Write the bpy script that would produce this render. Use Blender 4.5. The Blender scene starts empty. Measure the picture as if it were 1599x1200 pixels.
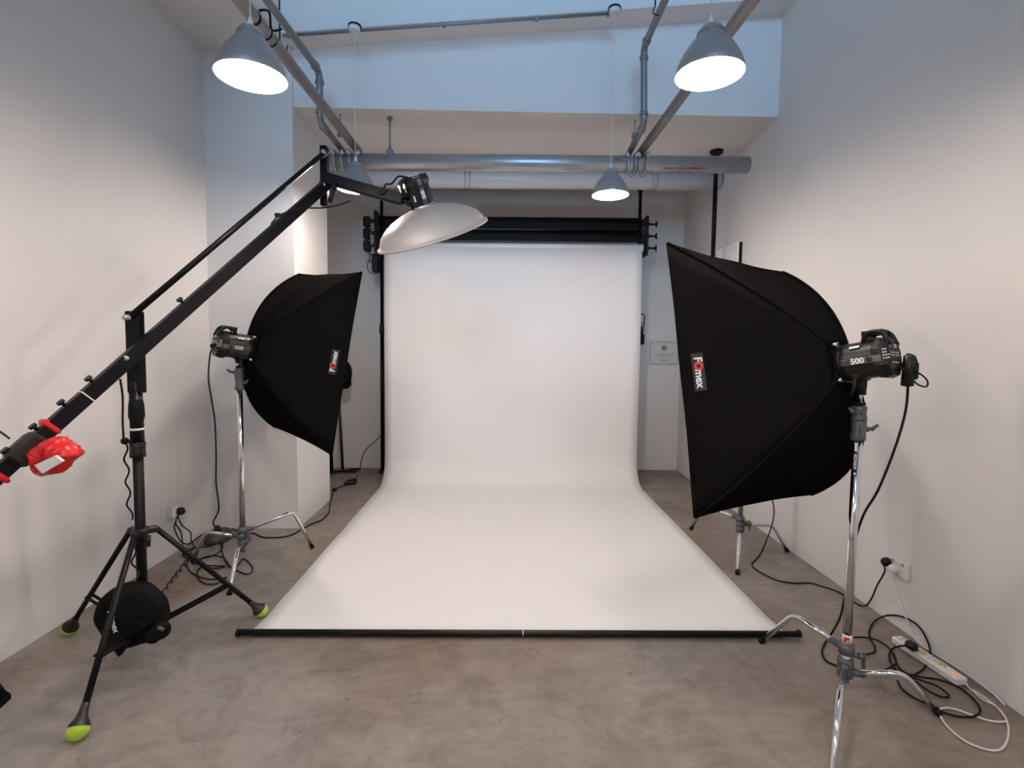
import bpy, bmesh, math, random
from mathutils import Vector as V, Matrix
random.seed(7)
PI = math.pi
S = bpy.context.scene
COL = S.collection

# ------------------------------------------------------------------ camera
F = 800.0; PX, PY = 800.0, 592.0; H = 1.48
_p = math.atan(50/800.0); _y = math.atan(15/800.0); _r = 0.0118
Fw = V((math.sin(_y)*math.cos(_p), math.cos(_y)*math.cos(_p), -math.sin(_p)))
_R = Fw.cross(V((0, 0, 1))).normalized(); _U = _R.cross(Fw)
R = _R*math.cos(_r) + _U*math.sin(_r)
U = -_R*math.sin(_r) + _U*math.cos(_r)
CAM = V((0, 0, H))
cd = bpy.data.cameras.new('camera'); cam = bpy.data.objects.new('camera', cd); COL.objects.link(cam)
cd.sensor_width = 36; cd.sensor_fit = 'HORIZONTAL'; cd.lens = F/1599*36; cd.shift_y = -8/1599.0
cd.clip_start = 0.02; cd.clip_end = 60
m3 = Matrix((R, U, -Fw)).transposed()
cam.matrix_world = Matrix.Translation(CAM) @ m3.to_4x4()
S.camera = cam

def ray(x, y): return Fw + R*((x-PX)/F) - U*((y-PY)/F)
def gY(x, y, Y): d = ray(x, y); return CAM + d*(Y/d.y)
def gZ(x, y, Z=0.0): d = ray(x, y); return CAM + d*((Z-H)/d.z)
def gX(x, y, X): d = ray(x, y); return CAM + d*(X/d.x)
def px(P):
    d = V(P)-CAM; z = d.dot(Fw)
    return PX+F*d.dot(R)/z, PY-F*d.dot(U)/z

# ------------------------------------------------------------------ light, exposure
S.view_settings.view_transform = 'Standard'; S.view_settings.look = 'None'
S.view_settings.gamma = 1.0; S.view_settings.use_curve_mapping = False
S.view_settings.exposure = 0.39
w = bpy.data.worlds.new('world'); S.world = w; w.use_nodes = True
bg = w.node_tree.nodes['Background']; bg.inputs[0].default_value = (0.50, 0.72, 1.0, 1); bg.inputs[1].default_value = 0.6
def area(name, loc, target, sx, sy, power, col):
    l = bpy.data.lights.new(name, 'AREA'); l.shape = 'RECTANGLE'; l.size = sx; l.size_y = sy
    l.energy = power; l.color = col
    o = bpy.data.objects.new(name, l); COL.objects.link(o); o.location = loc
    o.rotation_euler = (V(target)-V(loc)).to_track_quat('-Z', 'Y').to_euler()
    return o
# daylight entering by the high window in the rear wall of the studio
area('window_daylight', (-0.1, -4.35, 4.5), (-0.1, 4, 5.3), 3.8, 2.2, 46, (0.30, 0.62, 1.0)).data.spread = 1.1
LAMP_S = 310.0; LAMP_C = (1.0, 0.865, 0.765)

# ------------------------------------------------------------------ materials
def srgb(r, g, b):
    f = lambda c: (c/255/12.92) if c/255 <= 0.04045 else ((c/255+0.055)/1.055)**2.4
    return (f(r), f(g), f(b), 1)
def mat(name, col, rough=0.6, metal=0.0, noise=0.0, nscale=20, bump=0.0, bscale=60, spec=0.5, coat=0, sheen=0, emit=None, estr=0, aniso=0):
    m = bpy.data.materials.new(name); m.use_nodes = True
    nt = m.node_tree; b = nt.nodes['Principled BSDF']
    if len(col) == 3: col = (*col, 1)
    b.inputs['Base Color'].default_value = col
    b.inputs['Roughness'].default_value = rough; b.inputs['Metallic'].default_value = metal
    b.inputs['Specular IOR Level'].default_value = spec
    b.inputs['Coat Weight'].default_value = coat; b.inputs['Sheen Weight'].default_value = sheen
    if emit: b.inputs['Emission Color'].default_value = (*emit, 1); b.inputs['Emission Strength'].default_value = estr
    tc = nt.nodes.new('ShaderNodeTexCoord')
    if noise:
        n = nt.nodes.new('ShaderNodeTexNoise'); n.inputs['Scale'].default_value = nscale; n.inputs['Detail'].default_value = 5
        mx = nt.nodes.new('ShaderNodeMix'); mx.data_type = 'RGBA'
        mx.inputs[6].default_value = tuple(c*(1-noise) for c in col[:3])+(1,)
        mx.inputs[7].default_value = tuple(min(1, c*(1+noise)) for c in col[:3])+(1,)
        nt.links.new(tc.outputs['Object'], n.inputs['Vector']); nt.links.new(n.outputs['Fac'], mx.inputs[0])
        nt.links.new(mx.outputs[2], b.inputs['Base Color'])
    if bump:
        n = nt.nodes.new('ShaderNodeTexNoise'); n.inputs['Scale'].default_value = bscale; n.inputs['Detail'].default_value = 4
        bp = nt.nodes.new('ShaderNodeBump'); bp.inputs['Strength'].default_value = bump; bp.inputs['Distance'].default_value = 0.004
        nt.links.new(tc.outputs['Object'], n.inputs['Vector']); nt.links.new(n.outputs['Fac'], bp.inputs['Height'])
        nt.links.new(bp.outputs['Normal'], b.inputs['Normal'])
    return m
M = dict(
 wall=mat('wall_paint', (0.74, 0.72, 0.71), 0.85, noise=0.025, nscale=2.2, bump=0.12, bscale=35, spec=0.2),
 paper=mat('white_seamless_paper', (0.875, 0.855, 0.85), 0.8, noise=0.012, nscale=1.5, spec=0.2),
 black_paper=mat('black_seamless_paper', (0.005, 0.005, 0.0055), 0.5, noise=0.1, nscale=9, spec=.12),
 fabric=mat('black_softbox_fabric', (0.0060, 0.0053, 0.0054), 0.8, noise=0.25, nscale=7, bump=0.25, bscale=14, spec=0.0),
 bag=mat('black_nylon', (0.005, 0.005, 0.0055), 0.7, noise=0.3, nscale=14, bump=0.5, bscale=18, spec=0.08),
 silver=mat('silver_lining', (0.75, 0.76, 0.78), 0.3, 0.9, bump=0.2, bscale=40),
 diffuser=mat('white_diffuser_cloth', (0.85, 0.85, 0.85), 0.7),
 black=mat('black_plastic', (0.007, 0.007, 0.008), 0.42, noise=0.1, nscale=30, spec=.25),
 blackmetal=mat('black_painted_metal', (0.0045, 0.0045, 0.006), 0.38, 0.0, noise=0.2, nscale=25, spec=.14),
 body=mat('strobe_housing', (0.010, 0.009, 0.009), 0.34, 0.0, noise=0.15, nscale=30, spec=.35),
 rubber=mat('black_rubber', (0.007, 0.005, 0.005), 0.6, spec=.2),
 chrome=mat('chrome', (0.78, 0.78, 0.80), 0.12, 1.0, noise=0.04, nscale=30),
 dull=mat('worn_chrome', (0.55, 0.55, 0.56), 0.30, 1.0, noise=0.1, nscale=30),
 cast=mat('cast_grey_metal', (0.115, 0.125, 0.14), 0.42, 0.4, noise=0.25, nscale=50, bump=0.3, bscale=90),
 galv=mat('galvanised_steel', (0.44, 0.45, 0.47), 0.36, 0.75, noise=0.22, nscale=9, bump=0.1),
 galvd=mat('dull_steel_pipe', (0.30, 0.285, 0.28), 0.45, 0.6, noise=0.25, nscale=8, bump=0.1),
 conduit=mat('grey_conduit_steel', (0.24, 0.25, 0.27), 0.42, 0.5, noise=0.2, nscale=14),
 pvc=mat('white_pvc', (0.66, 0.645, 0.63), 0.35, noise=0.06, nscale=3),
 shade=mat('brushed_grey_shade', (0.30, 0.30, 0.31), 0.42, 0.35, noise=0.05, nscale=20),
 shade_in=mat('shade_inside_white', (0.9, 0.9, 0.88), 0.6),
 bulb=mat('lit_bulb', (1, 1, 1), 0.5, emit=LAMP_C, estr=LAMP_S),
 dish=mat('champagne_silver_dish', (0.43, 0.395, 0.37), 0.55, 0.3, noise=0.04, nscale=6),
 dish_in=mat('white_dish_inside', (0.8, 0.8, 0.8), 0.5),
 white=mat('white_plastic', (0.72, 0.71, 0.69), 0.35, noise=0.03, nscale=10),
 cream=mat('yellowed_tape', (0.62, 0.50, 0.22), 0.6),
 paperwhite=mat('printed_paper', (0.66, 0.64, 0.65), 0.7),
 ink=mat('black_ink', (0.05, 0.045, 0.05), 0.7),
 greyink=mat('grey_ink', (0.28, 0.26, 0.27), 0.7),
 lblwhite=mat('label_white', (0.80, 0.80, 0.80), 0.5),
 lblred=mat('label_red', (0.62, 0.03, 0.02), 0.5),
 lblgrey=mat('label_grey', (0.13, 0.133, 0.14), 0.5),
 lblblack=mat('label_black', (0.004, 0.004, 0.005), 0.6),
 patch=mat('logo_patch_black', (0.014, 0.014, 0.016), 0.75),
 ball=mat('tennis_ball_felt', (0.42, 0.62, 0.045), 0.9, noise=0.12, nscale=60, bump=0.4, bscale=180, sheen=0.3),
 tape=mat('black_tape', (0.010, 0.0095, 0.009), 0.5, bump=0.4, bscale=50),
 red=mat('red_plastic_bag', (0.72, 0.018, 0.022), 0.28, noise=0.2, nscale=12, bump=0.8, bscale=22),
 greyblock=mat('dark_grey_plastic', (0.045, 0.045, 0.048), 0.5, noise=0.2, nscale=12),
 redlamp=mat('red_neon_switch', (0.8, 0.05, 0.02), 0.4, emit=(1, 0.1, 0.05), estr=1.2),
 redpaint=mat('red_marking_paint', (0.35, 0.02, 0.03), 0.6),
 board=mat('white_board', (0.90, 0.89, 0.90), 0.45, noise=0.03, nscale=3),
 brownmetal=mat('dark_bronze_tube', (0.03, 0.012, 0.012), 0.4, 0.2),
)
def concrete():
    m = bpy.data.materials.new('polished_concrete'); m.use_nodes = True
    nt = m.node_tree; b = nt.nodes['Principled BSDF']; L = nt.links
    tc = nt.nodes.new('ShaderNodeTexCoord')
    def nz(scale, detail, rough=0.6, dist=0.0, sc=(1, 1, 1), loc=(0, 0, 0)):
        mp = nt.nodes.new('ShaderNodeMapping'); mp.inputs['Scale'].default_value = sc; mp.inputs['Location'].default_value = loc
        mp.inputs['Rotation'].default_value = (0, 0, 0.5)
        n = nt.nodes.new('ShaderNodeTexNoise'); n.inputs['Scale'].default_value = scale; n.inputs['Detail'].default_value = detail
        n.inputs['Roughness'].default_value = rough; n.inputs['Distortion'].default_value = dist
        L.new(tc.outputs['Object'], mp.inputs['Vector']); L.new(mp.outputs['Vector'], n.inputs['Vector']); return n.outputs['Fac']
    def ramp(f, stops):
        r = nt.nodes.new('ShaderNodeValToRGB'); e = r.color_ramp.elements
        e[0].position, e[0].color = stops[0][0], (*stops[0][1], 1)
        e[1].position, e[1].color = stops[-1][0], (*stops[-1][1], 1)
        for p, c in stops[1:-1]:
            x = e.new(p); x.color = (*c, 1)
        L.new(f, r.inputs[0]); return r.outputs[0]
    def mix(kind, fac, a, c):
        x = nt.nodes.new('ShaderNodeMix'); x.data_type = 'RGBA'; x.blend_type = kind
        if isinstance(fac, float): x.inputs[0].default_value = fac
        else: L.new(fac, x.inputs[0])
        L.new(a, x.inputs[6]); L.new(c, x.inputs[7]); return x.outputs[2]
    base = ramp(nz(0.75, 4, 0.55, 0.6), [(0.36, (0.205, 0.155, 0.122)), (0.5, (0.235, 0.203, 0.178)), (0.66, (0.250, 0.234, 0.224))])
    mott = ramp(nz(3.0, 8, 0.68, 1.2, loc=(3, 1, 0)), [(0.32, (0.72, 0.70, 0.68)), (0.50, (1, 1, 1)), (0.70, (1.22, 1.21, 1.20))])
    c = mix('MULTIPLY', 1.0, base, mott)
    swirl = ramp(nz(2.2, 6, 0.6, 3.0, sc=(1.0, 2.4, 1), loc=(7, 2, 0)), [(0.42, (0.86, 0.86, 0.86)), (0.50, (1, 1, 1)), (0.56, (1.12, 1.11, 1.10)), (0.62, (1, 1, 1))])
    c = mix('MULTIPLY', 0.6, c, swirl)
    fine = ramp(nz(26, 6, 0.7), [(0.3, (0.90, 0.90, 0.90)), (0.7, (1.08, 1.08, 1.08))])
    c = mix('MULTIPLY', 0.7, c, fine)
    spots = ramp(nz(19, 2, 0.5, 0.5, loc=(1, 9, 0)), [(0.235, (0.45, 0.42, 0.40)), (0.27, (1, 1, 1))])
    c = mix('MULTIPLY', 0.8, c, spots)
    # thin hairline cracks
    vo = nt.nodes.new('ShaderNodeTexVoronoi'); vo.feature = 'DISTANCE_TO_EDGE'; vo.inputs['Scale'].default_value = 0.8
    nn = nt.nodes.new('ShaderNodeTexNoise'); nn.inputs['Scale'].default_value = 5; nn.inputs['Detail'].default_value = 6
    mm = nt.nodes.new('ShaderNodeMix'); mm.data_type = 'RGBA'; mm.inputs[0].default_value = 0.12
    L.new(tc.outputs['Object'], mm.inputs[6]); L.new(nn.outputs['Color'], mm.inputs[7]); L.new(tc.outputs['Object'], nn.inputs['Vector'])
    L.new(mm.outputs[2], vo.inputs['Vector'])
    cr = ramp(vo.outputs['Distance'], [(0.0, (0.72, 0.70, 0.68)), (0.006, (1, 1, 1))])
    c = mix('MULTIPLY', 0.22, c, cr)
    L.new(c, b.inputs['Base Color'])
    rr = ramp(nz(4, 5, 0.6, 0.5, loc=(2, 2, 5)), [(0.3, (0.34,)*3), (0.7, (0.58,)*3)])
    L.new(rr, b.inputs['Roughness']); b.inputs['Specular IOR Level'].default_value = 0.4
    bp = nt.nodes.new('ShaderNodeBump'); bp.inputs['Strength'].default_value = 0.08; bp.inputs['Distance'].default_value = 0.004
    L.new(nz(7, 8, 0.65, 0.5), bp.inputs['Height']); L.new(bp.outputs['Normal'], b.inputs['Normal'])
    return m
M['concrete'] = concrete()

# ------------------------------------------------------------------ mesh helpers (world coordinates)
class MB:
    def __init__(s): s.bm = bmesh.new(); s.mats = []; s.cur = 0
    def m(s, name):
        if name not in s.mats: s.mats.append(name)
        s.cur = s.mats.index(name); return s
    def face(s, vs, smooth=False):
        try:
            f = s.bm.faces.new(vs); f.material_index = s.cur; f.smooth = smooth; return f
        except ValueError: return None
    def box(s, c, sz, X=None, Y=None, Z=None, bev=0.0):
        X = V(X or (1, 0, 0)).normalized(); Y = V(Y).normalized() if Y is not None else V((0, 1, 0)) if Z is None else V(Z).cross(X).normalized()
        Zv = X.cross(Y).normalized(); c = V(c); h = [q/2 for q in sz]
        b = min(bev, min(h)*0.9)
        if b <= 0:
            vs = [s.bm.verts.new(c+X*(i*h[0])+Y*(j*h[1])+Zv*(k*h[2])) for i in (-1, 1) for j in (-1, 1) for k in (-1, 1)]
            for q in ((0, 1, 3, 2), (4, 6, 7, 5), (0, 4, 5, 1), (2, 3, 7, 6), (0, 2, 6, 4), (1, 5, 7, 3)): s.face([vs[i] for i in q])
            return s
        # chamfered box
        vv = {}
        for i in (-1, 1):
            for j in (-1, 1):
                for k in (-1, 1):
                    for a in range(3):
                        e = [h[0]-b, h[1]-b, h[2]-b]; e[a] = h[a]
                        vv[(i, j, k, a)] = s.bm.verts.new(c+X*(i*e[0])+Y*(j*e[1])+Zv*(k*e[2]))
        fs = []
        for a in range(3):
            o = [q for q in range(3) if q != a]
            for sg in (-1, 1):
                ring = []
                for (p, q) in ((-1, -1), (1, -1), (1, 1), (-1, 1)):
                    t = [0, 0, 0]; t[a] = sg; t[o[0]] = p; t[o[1]] = q; ring.append(vv[(*t, a)])
                fs.append(s.face(ring))
        for a in range(3):            # edges along axis a
            o = [q for q in range(3) if q != a]
            for p in (-1, 1):
                for q in (-1, 1):
                    t1 = [0, 0, 0]; t1[a] = -1; t1[o[0]] = p; t1[o[1]] = q; t2 = list(t1); t2[a] = 1
                    fs.append(s.face([vv[(*t1, o[0])], vv[(*t2, o[0])], vv[(*t2, o[1])], vv[(*t1, o[1])]]))
        for i in (-1, 1):
            for j in (-1, 1):
                for k in (-1, 1): fs.append(s.face([vv[(i, j, k, a)] for a in range(3)]))
        return s
    def ring(s, c, n, r, seg, ref=None, ry=None):
        n = V(n).normalized()
        a = V(ref) if ref is not None else (V((0, 0, 1)) if abs(n.z) < 0.9 else V((0, 1, 0)))
        u = (a-n*a.dot(n)).normalized(); v = n.cross(u)
        ry = r if ry is None else ry
        return [s.bm.verts.new(V(c)+u*(math.cos(2*PI*i/seg)*r)+v*(math.sin(2*PI*i/seg)*ry)) for i in range(seg)]
    def skin(s, A, B, smooth=True):
        n = len(A)
        for i in range(n): s.face([A[i], A[(i+1) % n], B[(i+1) % n], B[i]], smooth)
    def cyl(s, a, b, r, r2=None, seg=16, cap=True):
        a, b = V(a), V(b); n = b-a; r2 = r if r2 is None else r2
        A = s.ring(a, n, r, seg); B = s.ring(b, n, r2, seg); s.skin(A, B)
        if cap: s.face(A[::-1]); s.face(B)
        return s
    def lathe(s, o, ax, prof, seg=32, ref=None, capa=False, capb=False, smooth=True, sy=1.0):
        o = V(o); ax = V(ax).normalized(); prev = None; first = None
        for (r, h) in prof:
            c = s.ring(o+ax*h, ax, max(r, 1e-5), seg, ref, max(r, 1e-5)*sy)
            if prev: s.skin(prev, c, smooth)
            else: first = c
            prev = c
        if capa: s.face(first[::-1])
        if capb: s.face(prev)
        return s
    def tube(s, pts, r, seg=8, cap=True, taper=None):
        pts = [V(p) for p in pts]; n = len(pts); prev = None
        t = (pts[1]-pts[0]).normalized(); a = V((0, 0, 1)) if abs(t.z) < 0.9 else V((1, 0, 0))
        u = (a-t*a.dot(t)).normalized(); first = None
        for i, p in enumerate(pts):
            t = (pts[min(i+1, n-1)]-pts[max(i-1, 0)])
            if t.length < 1e-9: continue
            t.normalize(); u = (u-t*u.dot(t))
            if u.length < 1e-6: u = t.orthogonal()
            u.normalize(); v = t.cross(u)
            rr = r if taper is None else r*(1+(taper-1)*i/(n-1))
            c = [s.bm.verts.new(p+u*(math.cos(2*PI*k/seg)*rr)+v*(math.sin(2*PI*k/seg)*rr)) for k in range(seg)]
            if prev: s.skin(prev, c)
            else: first = c
            prev = c
        if cap: s.face(first[::-1]); s.face(prev)
        return s
    def ball(s, c, r, seg=20, rings=12, sc=(1, 1, 1), ax=(0, 0, 1)):
        ax = V(ax).normalized(); ref = ax.orthogonal()
        prof = [(r*math.sin(PI*i/rings), -r*math.cos(PI*i/rings)*sc[2]) for i in range(rings+1)]
        prof = [(p*sc[0], h) for p, h in prof]
        return s.lathe(c, ax, prof, seg, ref, sy=sc[1]/sc[0])
    def prism(s, poly, n, d, smooth=False):
        n = V(n).normalized()
        A = [s.bm.verts.new(V(p)) for p in poly]; B = [s.bm.verts.new(V(p)+n*d) for p in poly]
        s.skin(A, B, smooth); s.face(A[::-1]); s.face(B); return s
    def build(s, name, parent=None, origin=None, **props):
        bmesh.ops.recalc_face_normals(s.bm, faces=s.bm.faces)
        if parent is not None: o = V(ORG[parent.name])
        elif origin is not None: o = V(origin)
        else:
            zs = [v.co for v in s.bm.verts]
            o = V(((min(v.x for v in zs)+max(v.x for v in zs))/2, (min(v.y for v in zs)+max(v.y for v in zs))/2, min(v.z for v in zs)))
        for v in s.bm.verts: v.co -= o
        me = bpy.data.meshes.new(name); s.bm.to_mesh(me); s.bm.free()
        for q in s.mats: me.materials.append(M[q])
        ob = bpy.data.objects.new(name, me); COL.objects.link(ob)
        if parent is None: ob.location = o
        else: ob.parent = parent
        ORG[ob.name] = o
        for k, v in props.items(): ob[k] = v
        return ob
ORG = {}
def thing(name, loc, label, cat, group=None):
    o = bpy.data.objects.new(name, None); COL.objects.link(o); o.location = loc; o.empty_display_size = 0.05
    o['label'] = label; o['category'] = cat
    if group: o['group'] = group
    ORG[o.name] = V(loc); return o
def spline(pts, n=8):
    P = [V(p) for p in pts]; out = []
    for i in range(len(P)-1):
        p0 = P[max(i-1, 0)]; p1 = P[i]; p2 = P[i+1]; p3 = P[min(i+2, len(P)-1)]
        for k in range(n):
            t = k/n
            out.append(0.5*((2*p1)+(p2-p0)*t+(2*p0-5*p1+4*p2-p3)*t*t+(3*p1-p0-3*p2+p3)*t*t*t))
    out.append(P[-1]); return out
def fillet(pts, r, n=6):
    P = [V(p) for p in pts]; out = [P[0]]
    for i in range(1, len(P)-1):
        a = (P[i-1]-P[i]).normalized(); b = (P[i+1]-P[i]).normalized()
        rr = min(r, (P[i-1]-P[i]).length*0.45, (P[i+1]-P[i]).length*0.45)
        s0 = P[i]+a*rr; s1 = P[i]+b*rr
        for k in range(n+1):
            t = k/n; out.append(s0*(1-t)**2+P[i]*2*t*(1-t)+s1*t*t)
    out.append(P[-1]); return out
def coil(pts, R_, pitch, n=10, ref=(0, 1, 0)):
    """a wavy cord: helix of radius R_ around the smoothed path"""
    base = spline(pts, 24); out = []; L = 0; u = None
    for i, p in enumerate(base):
        if i: L += (p-base[i-1]).length
        t = (base[min(i+1, len(base)-1)]-base[max(i-1, 0)]).normalized()
        u = V(ref)-t*V(ref).dot(t); u.normalize(); v = t.cross(u)
        a = 2*PI*L/pitch
        out.append(p+u*math.cos(a)*R_+v*math.sin(a)*R_)
    return out
def text_into(mb, string, origin, xd, yd, size, mat_, depth=0.0006, align='CENTER', bold=0.0):
    cu = bpy.data.curves.new('t', 'FONT'); cu.body = string; cu.size = size; cu.align_x = align; cu.align_y = 'CENTER'
    cu.resolution_u = 3; cu.offset = bold; cu.extrude = depth
    ob = bpy.data.objects.new('t', cu); COL.objects.link(ob); bpy.context.view_layer.update()
    me = bpy.data.meshes.new_from_object(ob.evaluated_get(bpy.context.evaluated_depsgraph_get()))
    xd = V(xd).normalized(); yd = V(yd).normalized(); n = xd.cross(yd)
    mb.m(mat_); vs = [mb.bm.verts.new(V(origin)+xd*v.co.x+yd*v.co.y+n*(v.co.z+depth)) for v in me.vertices]
    for p in me.polygons: mb.face([vs[i] for i in p.vertices])
    bpy.data.objects.remove(ob); bpy.data.curves.remove(cu); bpy.data.meshes.remove(me)
    return mb

# ------------------------------------------------------------------ room
XL, XR, YB, YF, ZC = -2.30, 2.14, 6.15, -4.5, 6.0
def struct(mb, name, **k):
    o = mb.build(name, origin=(0, 0, 0)); o['kind'] = 'structure'; return o
T = 0.15
struct(MB().m('concrete').box((0, 0.8, -0.05), (5.4, 11.2, 0.1)), 'floor')
struct(MB().m('wall').box((XL-T/2, 0.8, ZC/2), (T, 11.0, ZC)), 'wall_left')
struct(MB().m('wall').box((XR+T/2, 0.8, ZC/2), (T, 11.0, ZC)), 'wall_right')
struct(MB().m('wall').box(((XL+XR)/2, YB+T/2, ZC/2), (XR-XL, T, ZC)), 'wall_back')
struct(MB().m('wall').box(((XL+XR)/2, 0.8, ZC+T/2), (XR-XL+2*T, 11.2, T)), 'ceiling')
# rear wall behind the camera with its high window opening
mb = MB().m('wall')
mb.box(((XL+XR)/2, YF-T/2, 1.6), (XR-XL, T, 3.2)); mb.box(((XL+XR)/2, YF-T/2, 5.9), (XR-XL, T, 0.2))
mb.box((XL+0.1, YF-T/2, 4.5), (0.2, T, 2.6)); mb.box((XR-0.1, YF-T/2, 4.5), (0.2, T, 2.6))
struct(mb, 'wall_front')
mb = MB().m('white')
for z in (3.23, 4.5, 5.77): mb.box(((XL+XR)/2, YF-0.1, z), (XR-XL-0.42, 0.06, 0.06))
for x in (XL+0.23, -0.75, 0.6, XR-0.23): mb.box((x, YF-0.1, 4.5), (0.06, 0.055, 2.6))
struct(mb, 'window_1')
# pillar on the left and the beam that rests on it
struct(MB().m('wall').box(((XL-1.63)/2, (4.07+4.83)/2, 1.845), (-1.63-XL, 0.76, 3.69)), 'wall_pillar')
struct(MB().m('wall').box(((XL-1.63)/2, (YF+4.83)/2, (3.69+ZC)/2), (-1.63-XL, 4.83-YF, ZC-3.69)), 'trim_1')
# deep bulkhead across the back, its soffit, and the upper face with the sloping lower edge
mb = MB().m('wall')
mb.box(((XL+XR)/2, (4.10+YB)/2, (3.305+ZC)/2), (XR-XL, YB-4.10, ZC-3.305))
struct(mb, 'trim_2')
mb = MB().m('wall')
za = lambda x: 3.735+0.0885*(x+1.54)
mb.prism([(-1.63, 3.88, za(-1.63)), (XR, 3.88, za(XR)), (XR, 3.88, ZC), (-1.63, 3.88, ZC)], (0, 1, 0), 0.22)
struct(mb, 'trim_3')

# ------------------------------------------------------------------ pipes under the ceiling
def top(mb, name, label, cat, group=None, origin=None):
    o = mb.build(name, origin=origin); o['label'] = label; o['category'] = cat
    if group: o['group'] = group
    return o
GP = 2.967   # axis height of the big steel pipe
mb = MB().m('galv')
gl, gr = V((-1.425, 4.25, 2.95)), V((1.985, 4.25, 2.985))
mb.lathe(gl, gr-gl, [(0.060, 0), (0.066, 0.0), (0.066, (gr-gl).length), (0.060, (gr-gl).length), (0.060, (gr-gl).length-0.1)], 32)
mb.lathe(gl, gr-gl, [(0.0, 0.1), (0.060, 0.1), (0.060, 0.0)], 32)
big = top(mb, 'steel_pipe', 'thick galvanised steel pipe running across the room below the ceiling', 'pipe')
mb = MB()
d = (gr-gl).normalized()
def onpipe(x, ang): # point on the front of the pipe at angle below horizontal
    c = gl+d*((x-gl.x)/d.x); return c+V((0, -math.cos(ang), -math.sin(ang)))*0.0665
for (xa, xb, h) in ((1.285, 1.36, .008), (1.365, 1.385, .006), (1.395, 1.44, .011), (1.46, 1.485, .013), (1.49, 1.58, .012), (1.585, 1.62, .007)):
    a = onpipe(xa, 0.75); b = onpipe(xb, 0.78)
    mb.m('redpaint').box((a+b)/2, (xb-xa, 0.002, h), X=b-a, Y=V((0, math.cos(0.76), math.sin(0.76))))
mb.build('paint_marking', big, label='faint red painted scribble')
mb = MB().m('pvc')
wl, wr = V((-2.25, 5.15, 3.095)), V((2.12, 5.15, 3.14))
mb.cyl(wl, wr, 0.084, seg=32)
pv = top(mb, 'plastic_pipe', 'fat white plastic pipe running behind and just below the steel pipe', 'pipe')
for x in (-0.36, 1.47):
    mb = MB().m('dull')
    for dx in (-0.022, 0.022):
        c = wl+(wr-wl)*((x+dx-wl.x)/(wr.x-wl.x)); mb.lathe(c, (1, 0, 0), [(0.085, -0.007), (0.092, -0.007), (0.092, 0.007), (0.085, 0.007)], 32)
    c = wl+(wr-wl)*((x-wl.x)/(wr.x-wl.x)); mb.cyl(c+V((0, 0, 0.088)), (c.x, c.y, 3.305), 0.006, seg=8)
    mb.build('pipe_hanger', pv, label='dark double metal band')
def pipe(pts, r, m_, label, fit=True, origin=None):
    mb = MB().m(m_).tube(fillet(pts, 0.07, 7), r, 16)
    o = top(mb, 'conduit_pipe', label, 'pipe')
    for p, q in ((pts[i], pts[i+1]) for i in range(len(pts)-1)):
        pass
    return o
def joints(o, pts, r):
    for i in range(1, len(pts)-1):
        for q in (pts[i-1], pts[i+1]):
            dd = (V(q)-V(pts[i])).normalized()
            mb = MB().m('conduit'); c = V(pts[i])+dd*0.075
            mb.lathe(c, dd, [(r, -0.012), (r+0.007, -0.012), (r+0.007, 0.012), (r, 0.012)], 16)
            mb.build('pipe_joint', o)
ZP = 3.066
A_ = pipe([(-1.20, 4.33, ZP), (-1.235, 2.2, ZP), (-1.235, -1.0, ZP)], 0.033, 'galvd', 'straight brownish steel pipe running overhead to the left end of the thick pipe')
C_ = pipe([(1.11, 4.33, ZP+.012), (1.125, 2.2, ZP+.012), (1.125, -1.0, ZP+.012)], 0.033, 'galvd', 'straight brownish steel pipe overhead passing behind the right front lamp')
pts = [(-1.325, 4.33, ZP), (-1.325, 3.80, ZP), (-1.325, 3.80, 3.42), (-1.35, 2.9, 3.41), (-1.35, -1.0, 3.41)]
B_ = pipe(pts, 0.024, 'conduit', 'grey bent conduit stepping up in a crank on the left'); joints(B_, pts[:4], 0.024)
pts = [(1.02, 4.33, ZP+.01), (1.015, 3.84, ZP+.05), (1.0, 3.84, 3.66), (1.0, 2.9, 3.69), (1.0, -1.0, 3.69)]
D_ = pipe(pts, 0.024, 'conduit', 'grey bent conduit stepping up in a crank on the right'); joints(D_, pts[:4], 0.024)
# old cable lashings on the left straight pipe
mb = MB().m('rubber')
for y in (2.62, 2.74, 2.80):
    mb.lathe((-1.228, y, ZP), (0, 1, 0.2), [(0.034, -.01), (0.0375, 0), (0.034, .01)], 14)
mb.tube(spline([(-1.20, 2.62, 3.10), (-1.18, 2.68, 3.13), (-1.195, 2.74, 3.08), (-1.17, 2.80, 3.12)], 6), 0.006, 6)
mb.build('cable_tie', A_, label='black cable lashing')
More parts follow.
